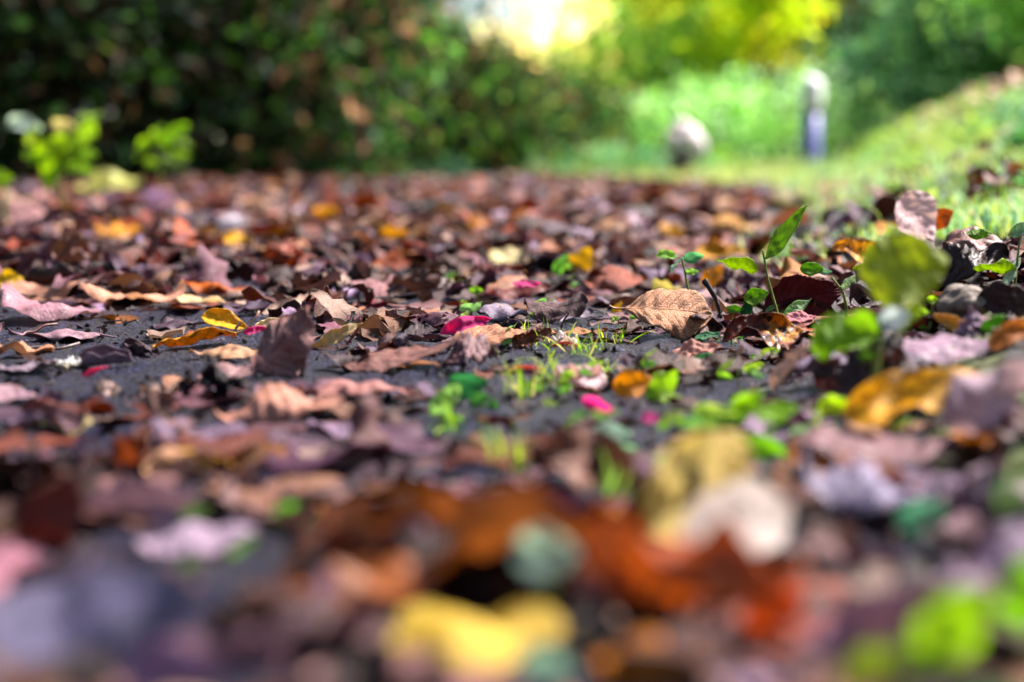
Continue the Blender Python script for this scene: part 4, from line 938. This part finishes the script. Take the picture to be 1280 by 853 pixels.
scatter_mesh('verge_leaf_litter', 'fallen brown leaves caught in the grass of the right verge', 'leaf litter', 800, pos_bank, lambda x, y: rng.uniform(.03, .06), PAL2, PW2, var_lo, 'litter', check=True, lift=.01)

def pos_crest(n):
    out = []
    while len(out) < n:
        y = rng.uniform(4.5, 9); x = float(edge_x(y)) + .42 + .045 * y + rng.normal(0, .12); out.append((x, y))
    return out
scatter_mesh('bank_leaf_litter', 'band of pinkish brown dead leaves along the crest of the right bank', 'leaf litter', 1000, pos_crest, lambda x, y: rng.uniform(.04, .08), [lin(h, .8) for h in ('#dcb4a0', '#ecc8ac', '#b88c70', '#c8a8a8', '#a8b070')], np.full(5, .2), var_lo, 'litter', lift=.05)

# ------------------------------------------------------------------ bank grass
def grass_mass(name, lab, n, pos_fn, h_fn, pal, w_=.07):
    P = np.array(pos_fn(n)); x, y = P[:, 0], P[:, 1]; n = len(P)
    z = ground_h(x, y); h = h_fn(x, y) * rng.uniform(.5, 1.2, n); th = rng.uniform(0, 6.28, n); bend = rng.uniform(.1, .9, n)
    dx, dy = np.cos(th), np.sin(th); wx, wy = -dy * h * w_, dx * h * w_
    rows = []
    for t, ww in ((0, 1), (.5, .8), (1, .08)):
        cx, cy, cz = x + dx * bend * h * t * t, y + dy * bend * h * t * t, z - .003 + h * t * (1 - .25 * bend * t)
        for s in (-1, 1): rows.append(np.stack([cx + s * wx * ww, cy + s * wy * ww, cz], 1))
    V = np.stack(rows, 1).reshape(-1, 3); b = np.arange(n)[:, None] * 6
    F = np.concatenate([b + np.array([0, 1, 3, 2]), b + np.array([2, 3, 5, 4])]); 
    col = np.array([lin(c, .85) for c in pal])[rng.integers(len(pal), size=n)] * rng.uniform(.75, 1.2, (n, 1))
    me = mesh_from(name, V, F, np.zeros((len(V), 2)), np.repeat(col, 6, 0), M['grass']); o = link(name, me); tag(o, lab, 'grass', kind='stuff')
def bank_pos(n):
    y = 1.25 * (24 / 1.25) ** rng.random(n); x = edge_x(y) + .01 + rng.random(n) ** .8 * (.30 * y + .35) + rng.normal(0, .02, n) * y
    return np.stack([x, y], 1)
grass_mass('verge_grass', 'fresh lime and green grass growing over the right verge and bank', 60000, bank_pos, lambda x, y: .016 + .011 * y ** .8, ['#a8cc48', '#86b438', '#c4dc70', '#7cc080', '#b8d868', '#9cd4a8', '#d0e09c', '#a8dcb0'])
def far_pos(n):
    y = rng.uniform(4.7, 24, n); x = rng.uniform(-3.2, 5, n); k = (x > path_right(y) + .02) & (x > -2.2)
    return np.stack([x[k], y[k]], 1)
grass_mass('far_grass', 'pale yellow-green grass beyond the bend of the path', 26000, far_pos, lambda x, y: .05 + .0 * x, ['#c8dc70', '#b0d058', '#d8e48c', '#98c460', '#e0e0a0'])
def left_pos(n):
    y = rng.uniform(3.6, 11, n); x = -.40 * y + .8 * rng.random(n) + (y - 4) * .30 * rng.random(n); k = y > 5.5
    return np.stack([x[k], y[k]], 1)
grass_mass('hedge_foot_grass', 'bluish green ground growth along the foot of the left hedge', 9000, lambda n: np.stack([(lambda t: -2.7 + 3.6 * t + rng.normal(0, .12, n))(t := rng.random(n)), 5.6 + 5.2 * t + rng.normal(0, .2, n)], 1), lambda x, y: .15 + 0 * x, ['#4c8c68', '#3c7c50', '#68a078', '#5c9038', '#88b060'])

# low leafy weeds on the bank: rough, cooler green
def weeds(n, patches, name, lab, hedge=False):
    r = np.random.default_rng(77)
    py = 1.5 * (11 / 1.5) ** r.random(patches); pxx = edge_x(py) + .06 + r.random(patches) ** .8 * np.minimum(.26 * py + .2, .85)
    if hedge:
        t = r.random(patches); pxx = -2.9 + 4.2 * t + r.normal(0, .15, patches); py = 5.1 + 5.6 * t + r.normal(0, .25, patches)
    ph = (.02 + .018 * py ** .8) * r.uniform(.4, 1.7, patches) * (1 if hedge else np.clip((pxx - edge_x(py)) / .45, .25, 1)); pr = ph * r.uniform(.8, 1.8, patches)
    pc = np.array([lin(c, .8) for c in ('#8cd0a8', '#a4d8a0', '#68b060', '#4c9458', '#b4dc78', '#98cc50', '#c8e0c0', '#74a048')])[r.integers(8, size=patches)] * r.uniform(.6, 1.2, (patches, 1))
    if not hedge:
        low = (pxx - edge_x(py)) < .12 * py; pc[low] = np.array([lin(c, .8) for c in ('#a8cc48', '#b8d868', '#8cc060', '#c8d888', '#8cc888')])[r.integers(5, size=int(low.sum()))]
    j = r.integers(patches, size=n); q = r.normal(size=(n, 2)) * .5
    x = pxx[j] + q[:, 0] * pr[j]; y = py[j] + q[:, 1] * pr[j]; z = ground_h(x, y) + ph[j] * r.random(n) ** .7 * np.exp(-(q ** 2).sum(1))
    a = r.normal(size=(n, 3)); a[:, 2] *= .5; a /= np.linalg.norm(a, axis=1)[:, None]; b = np.cross(a, r.normal(size=(n, 3))); b /= np.linalg.norm(b, axis=1)[:, None]; c_ = np.cross(a, b)
    s = (.005 + .0028 * y ** .7)[:, None] * r.uniform(.7, 1.6, (n, 1)); p = np.stack([x, y, z], 1)
    V = np.stack([p - a * s, p + b * s * .5 + c_ * s * .15, p + a * s, p - b * s * .5 + c_ * s * .15], 1).reshape(-1, 3)
    me = mesh_from(name, V, np.arange(n * 4).reshape(-1, 4), np.zeros((n * 4, 2)), np.repeat(pc[j] * r.uniform(.75, 1.25, (n, 1)), 4, 0), M['foliage'])
    tag(link(name, me), lab, 'weeds', kind='stuff')
weeds(36000, 420, 'bank_weeds', 'rough cool green leafy weeds covering the right bank')
weeds(16000, 150, 'hedge_weeds', 'blue-green weeds growing along the foot of the left hedge', True)

# ------------------------------------------------------------------ shrubs, trees: each with its own trunk and crown
def foliage(name, cx, cy, z0, rx, ry, rz, n, size, pal, parent, base, clumps=26, seed=0, hole=.0, k=.62):
    r = np.random.default_rng(seed)
    cc = r.normal(size=(clumps, 3)); cc /= np.linalg.norm(cc, axis=1)[:, None]; cc *= (r.random((clumps, 1)) ** .45)
    cs = r.uniform(.12, .34, clumps); ccol = np.array([lin(c, k) for c in pal])[r.integers(len(pal), size=clumps)] * r.uniform(.35, 1.6, (clumps, 1))
    j = r.integers(clumps, size=n)
    p = cc[j] + r.normal(size=(n, 3)) * cs[j][:, None]
    p = p * np.array([rx, ry, rz]) + np.array([cx, cy, z0 + rz])
    p = p[p[:, 2] > ground_h(p[:, 0], p[:, 1]) + .02]; n = len(p); j = j[:n]
    a = r.normal(size=(n, 3)); a /= np.linalg.norm(a, axis=1)[:, None]; b = np.cross(a, r.normal(size=(n, 3))); b /= np.linalg.norm(b, axis=1)[:, None]
    s = size * r.uniform(.6, 1.4, (n, 1)); c_ = np.cross(a, b)
    V = np.stack([p - a * s, p + b * s * .42 + c_ * s * .12, p + a * s, p - b * s * .42 + c_ * s * .12], 1).reshape(-1, 3)
    F = np.arange(n * 4).reshape(-1, 4)
    col = np.repeat(ccol[j] * r.uniform(.88, 1.12, (n, 1)), 4, 0)
    o = link(name, mesh_from(name, V - np.array(base), F, np.zeros((n * 4, 2)), col, M['foliage']), parent=parent)
    o['kind'] = 'stuff'; return o
def limbs(base, top, rad, parent, nb, spread, seed, name='trunk'):
    r = np.random.default_rng(seed); b = Vector(base)
    pts = [Vector((0, 0, -.05)) * 1.0]
    H = top - base[2]
    for t in np.linspace(.12, 1, 7): pts.append(Vector((r.normal(0, .03) * H * t, r.normal(0, .03) * H * t, H * t)))
    tr = link(name, tube_mesh(name, pts, [rad * (1.25 if k == 0 else 1 - .1 * k) for k in range(len(pts))], M['bark'], 9), parent=parent)
    for i in range(nb):
        q = pts[2 + i % (len(pts) - 2)]; th = r.uniform(0, 6.28); L = spread * r.uniform(.6, 1.2)
        bp = [q, q + Vector((math.cos(th) * L * .4, math.sin(th) * L * .4, L * .25)), q + Vector((math.cos(th) * L * .8, math.sin(th) * L * .8, L * .7))]
        link('limb', tube_mesh('limb', bp, [rad * .45, rad * .3, rad * .1], M['bark'], 6), parent=parent)
def shrub(name, lab, cat, px, d, zlo, rx, ry, hgt, n, size, pal, seed, trunk_r=.03, group=None, clumps=26, k=.62):
    x = (px - 640) / FPX * d; g = float(ground_h(x, d)); base = (x, d, g)
    root = empty(name, base); tag(root, lab, cat, group)
    foliage('foliage' if cat != 'tree' else 'crown', x, d, g + zlo, rx, ry, (hgt - zlo) / 2, n, size, pal, root, base, clumps, seed, k=k)
    limbs(base, g + zlo + (hgt - zlo) * .5, trunk_r, root, 6, rx * .8, seed, 'stem' if cat != 'tree' else 'trunk')
    return root
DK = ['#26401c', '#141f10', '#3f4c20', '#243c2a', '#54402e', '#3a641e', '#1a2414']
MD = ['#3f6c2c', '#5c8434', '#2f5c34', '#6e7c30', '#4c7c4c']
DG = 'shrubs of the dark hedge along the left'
# a tall belt of dark shrubs from the near left to the middle distance
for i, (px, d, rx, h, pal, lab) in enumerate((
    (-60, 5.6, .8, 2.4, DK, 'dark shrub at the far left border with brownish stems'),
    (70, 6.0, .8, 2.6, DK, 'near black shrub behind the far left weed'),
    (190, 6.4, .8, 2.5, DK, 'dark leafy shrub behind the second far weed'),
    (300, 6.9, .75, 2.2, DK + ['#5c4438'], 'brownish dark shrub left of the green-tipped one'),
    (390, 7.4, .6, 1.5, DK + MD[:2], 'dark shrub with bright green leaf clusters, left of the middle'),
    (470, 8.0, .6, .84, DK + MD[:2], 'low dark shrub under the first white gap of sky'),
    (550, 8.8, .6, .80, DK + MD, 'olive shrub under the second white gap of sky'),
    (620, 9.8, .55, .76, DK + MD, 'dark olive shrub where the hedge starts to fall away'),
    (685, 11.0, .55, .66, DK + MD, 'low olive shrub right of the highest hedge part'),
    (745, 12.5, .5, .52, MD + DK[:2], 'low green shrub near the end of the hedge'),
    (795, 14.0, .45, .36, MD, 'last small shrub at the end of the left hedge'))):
    shrub('hedge_shrub', lab, 'shrub', px, d, 0, rx, .7, h, int(4500 + 3200 * h), .042, pal, 100 + i, .035, DG, clumps=60, k=.75 if px < 250 else 2.4)  # shade at the left end is put into darker leaf colour
# trees standing behind the left hedge, their unseen crowns added to darken it
for i, (px, d, lab) in enumerate(((-40, 8.0, 'tall dark tree at the left edge with its added crown out of view'), (180, 9.5, 'tall dark tree behind the black part of the hedge, crown added out of view'), (330, 10.5, 'tree with a thin brown trunk behind the hedge, left of the sky gaps'))):
    x = (px - 640) / FPX * d; base = (x, d, 0.0); root = empty('shade_tree', base); tag(root, lab, 'tree', 'trees with unseen crowns added to shade the left hedge')
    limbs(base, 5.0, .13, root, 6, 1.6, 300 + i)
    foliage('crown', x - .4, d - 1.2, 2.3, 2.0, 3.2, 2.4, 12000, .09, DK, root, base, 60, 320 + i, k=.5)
# bushes behind, mid distance: backlit glow and haze put into pale leaf colours
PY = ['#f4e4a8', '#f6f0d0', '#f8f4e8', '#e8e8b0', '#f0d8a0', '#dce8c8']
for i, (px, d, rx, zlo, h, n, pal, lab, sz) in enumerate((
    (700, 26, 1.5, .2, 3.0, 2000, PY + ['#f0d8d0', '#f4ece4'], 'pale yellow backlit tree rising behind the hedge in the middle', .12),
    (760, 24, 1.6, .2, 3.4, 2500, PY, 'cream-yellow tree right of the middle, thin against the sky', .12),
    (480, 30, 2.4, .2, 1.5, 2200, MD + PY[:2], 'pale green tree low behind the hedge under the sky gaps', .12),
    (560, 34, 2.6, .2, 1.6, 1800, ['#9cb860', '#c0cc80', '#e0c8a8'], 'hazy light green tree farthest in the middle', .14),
    (655, 20, .9, .1, 1.15, 900, ['#dce8d8', '#e8dcd4', '#c8dc9c', '#b8d8c8'], 'small tree in pale haze colours, added just over the falling hedge', .1),  # this and the next are added to soften the edge of the glow
    (745, 19, .9, .1, 1.0, 900, ['#e0e8d0', '#f0e0c0', '#b8d0a0', '#c0dcd0'], 'small tree in pale haze colours, added left of the bright bush', .1),
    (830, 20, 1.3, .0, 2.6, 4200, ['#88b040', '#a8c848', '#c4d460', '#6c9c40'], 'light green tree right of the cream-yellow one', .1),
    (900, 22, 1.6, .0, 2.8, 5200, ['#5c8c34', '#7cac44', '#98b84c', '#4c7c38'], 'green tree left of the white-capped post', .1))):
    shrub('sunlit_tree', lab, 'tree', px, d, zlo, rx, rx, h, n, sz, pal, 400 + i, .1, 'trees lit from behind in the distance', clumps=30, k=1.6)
for i, (px, d, rx, h, n, pal, lab) in enumerate((
    (800, 17, .9, .75, 2200, ['#7ca840', '#98c060', '#c8e0c8', '#e0e8d8', '#5c9058'], 'bright bush left of the pale boulder'),
    (890, 16.5, .9, 1.05, 2800, ['#6ca83c', '#88bc50', '#5c9838', '#b8dcb0'], 'mid green bush between the boulder and the post'),
    (960, 17.5, .8, 1.1, 2400, ['#5c9434', '#90bc44', '#a8d0a8'], 'green bush just behind the white-capped post'),
    (1070, 15.5, .9, 1.3, 3200, ['#4c7c44', '#48744c', '#7ca470', '#8cb45c', '#a8c8c0'], 'bluish green bush right of the white-capped post'),
    (1165, 14.5, .9, 1.1, 4200, ['#2c5438', '#3c6c48', '#4c7c50', '#24402c'], 'dark bluish bush on the right bank'),
    (1240, 11.5, .7, 1.1, 5200, ['#2c5434', '#386444', '#5c8450', '#6c9c58'], 'dark green bush on the bank near the right border'),
    (1330, 9.5, .6, 1.3, 4200, ['#7cb048', '#98c468', '#5c9444'], 'light green bush at the right border of the bank'))):
    shrub('bank_bush', lab, 'bush', px, d, 0, rx, .8, h, n, .05, pal, 500 + i, .03, 'bushes beyond the right bank', clumps=34, k=1.4)  # whitish clumps in these palettes paint in the washed-out haze
for i, (px, d, lab) in enumerate(((1030, 19.5, 'dark tree with a brown trunk behind the white-capped post'), (1100, 21, 'dark tree at the upper right over the bank'), (1620, 15, 'dark tree beyond the right border bush'))):
    x = (px - 640) / FPX * d; base = (x, d, float(ground_h(x, d))); root = empty('dark_tree', base); tag(root, lab, 'tree', 'dark trees over the right bank')
    limbs(base, base[2] + 4.5, .1 if i == 0 else .028, root, 6, 1.6, 600 + i)
    foliage('crown', x, d, .75 - .1 * (i > 0), 1.7, 1.8, 1.9, 7500, .08, ['#2a3c1c', '#34501f', '#5c7c34', '#8c6444', '#3c6450', '#7ca898', '#88b040'], root, base, 46, 620 + i, k=1.5)
# a low branch of bright lime leaves hanging into the picture
def branch(px0, px1, pyt, pyb, d, n, lab, seed, pal, size=.05, reach=1.9):
    x0, x1 = (px0 - 640) / FPX * d, (px1 - 640) / FPX * d; zt, zb = atdepth(640, pyt, d)[2], atdepth(640, pyb, d)[2]
    tx = x1 + reach; base = (tx, d + .8, float(ground_h(tx, d + .8))); root = empty('lime_tree', base); tag(root, lab, 'tree')
    limbs(base, 3.6, .09, root, 4, 1.2, seed)
    bl = [Vector((0, 0, 2.0)), Vector(((x0 + x1) / 2 - tx, -.8, 1.45)), Vector((x0 - tx, -.9, zt + .0))]
    link('limb', tube_mesh('limb', bl, [.05, .03, .012], M['bark'], 7), parent=root)
    foliage('crown', (x0 + x1) / 2, d, zb, (x1 - x0) * .5, .5, (zt - zb) * .5 + .02, n, size, pal, root, base, 20, seed, k=1.1)
    foliage('crown', (x0 + x1) / 2 + .2, d + .2, zt + .1, (x1 - x0) * .8, .9, .9, n * 2, size, pal, root, base, 36, seed + 1, k=1.0)
branch(850, 1045, -60, 84, 8.5, 800, 'tree with bright lime leaves hanging over the path at the top right', 71, ['#b8d010', '#ccd820', '#98bc18', '#d8d830'], .055)
branch(745, 860, -60, 22, 10.5, 420, 'tree with lime-yellow leaves hanging left of the brightest one', 83, ['#b0cc20', '#d8d848', '#c8d840'], .055, 3.6)

# ------------------------------------------------------------------ post and boulder beyond the bend
def lathe(name, prof, mat, parent, loc, n=24):
    V = []; F = []
    for (r, z) in prof:
        for k in range(n): V.append((r * math.cos(2 * math.pi * k / n), r * math.sin(2 * math.pi * k / n), z))
    for i in range(len(prof) - 1):
        for k in range(n): F.append((i * n + k, i * n + (k + 1) % n, (i + 1) * n + (k + 1) % n, (i + 1) * n + k))
    me = bpy.data.meshes.new(name); me.from_pydata(V, [], F); me.polygons.foreach_set('use_smooth', [True] * len(F)); me.materials.append(mat)
    return link(name, me, parent=parent, loc=loc)
dp = 13.0; xp = (1010 - 640) / FPX * dp; gp = float(ground_h(xp, dp)); z = lambda py: atdepth(1010, py, dp)[2] - gp
root = empty('marker_post', (xp, dp, gp)); tag(root, 'slim blue-grey post with a rounded white cap standing beyond the bend', 'post')
zt, zm = z(95), z(133)
lathe('post', [(.082, -.1), (.082, zm - .01), (.0, zm - .01)], M['post_body'], root, (0, 0, 0))
lathe('cap', [(.0, zm - .03), (.094, zm - .03), (.098, zm), (.098, zt - .09), (.08, zt - .04), (.045, zt - .01), (0, zt)], M['post_cap'], root, (0, 0, 0))
lathe('collar', [(.0, zm - .06), (.09, zm - .06), (.09, zm - .032), (0, zm - .032)], M['post_body'], root, (0, 0, 0))
def stone(box, d, lab, mat, name='boulder', seed=3):
    import bmesh
    bm = bmesh.new(); bmesh.ops.create_icosphere(bm, subdivisions=4, radius=1); r = np.random.default_rng(seed)
    V = np.array([v.co[:] for v in bm.verts]); n = sum(np.sin(V @ r.normal(size=3) * f + r.uniform(0, 6)) * .22 / f for f in (1.2, 2, 3.1, 5, 9))
    V = V * (1 + n[:, None]) * np.array([.72, .6, 1.0]); s, R, loc, _ = fit(V, box, d=d, tilt=0)
    for v, p in zip(bm.verts, (V @ R.T) * s): v.co = p
    me = bpy.data.meshes.new(name); bm.to_mesh(me); bm.free(); me.materials.append(mat); me.polygons.foreach_set('use_smooth', [True] * len(me.polygons))
    tag(link(name, me, loc=loc), lab, 'boulder')
stone((830, 146, 884, 213), 12.5, 'pale pinkish boulder standing at the path side beyond the bend', M['boulder'])
stone((838, 202, 864, 217), 12.0, 'dark low stone at the foot of the pale boulder', M['rock'], 'stone', 8)
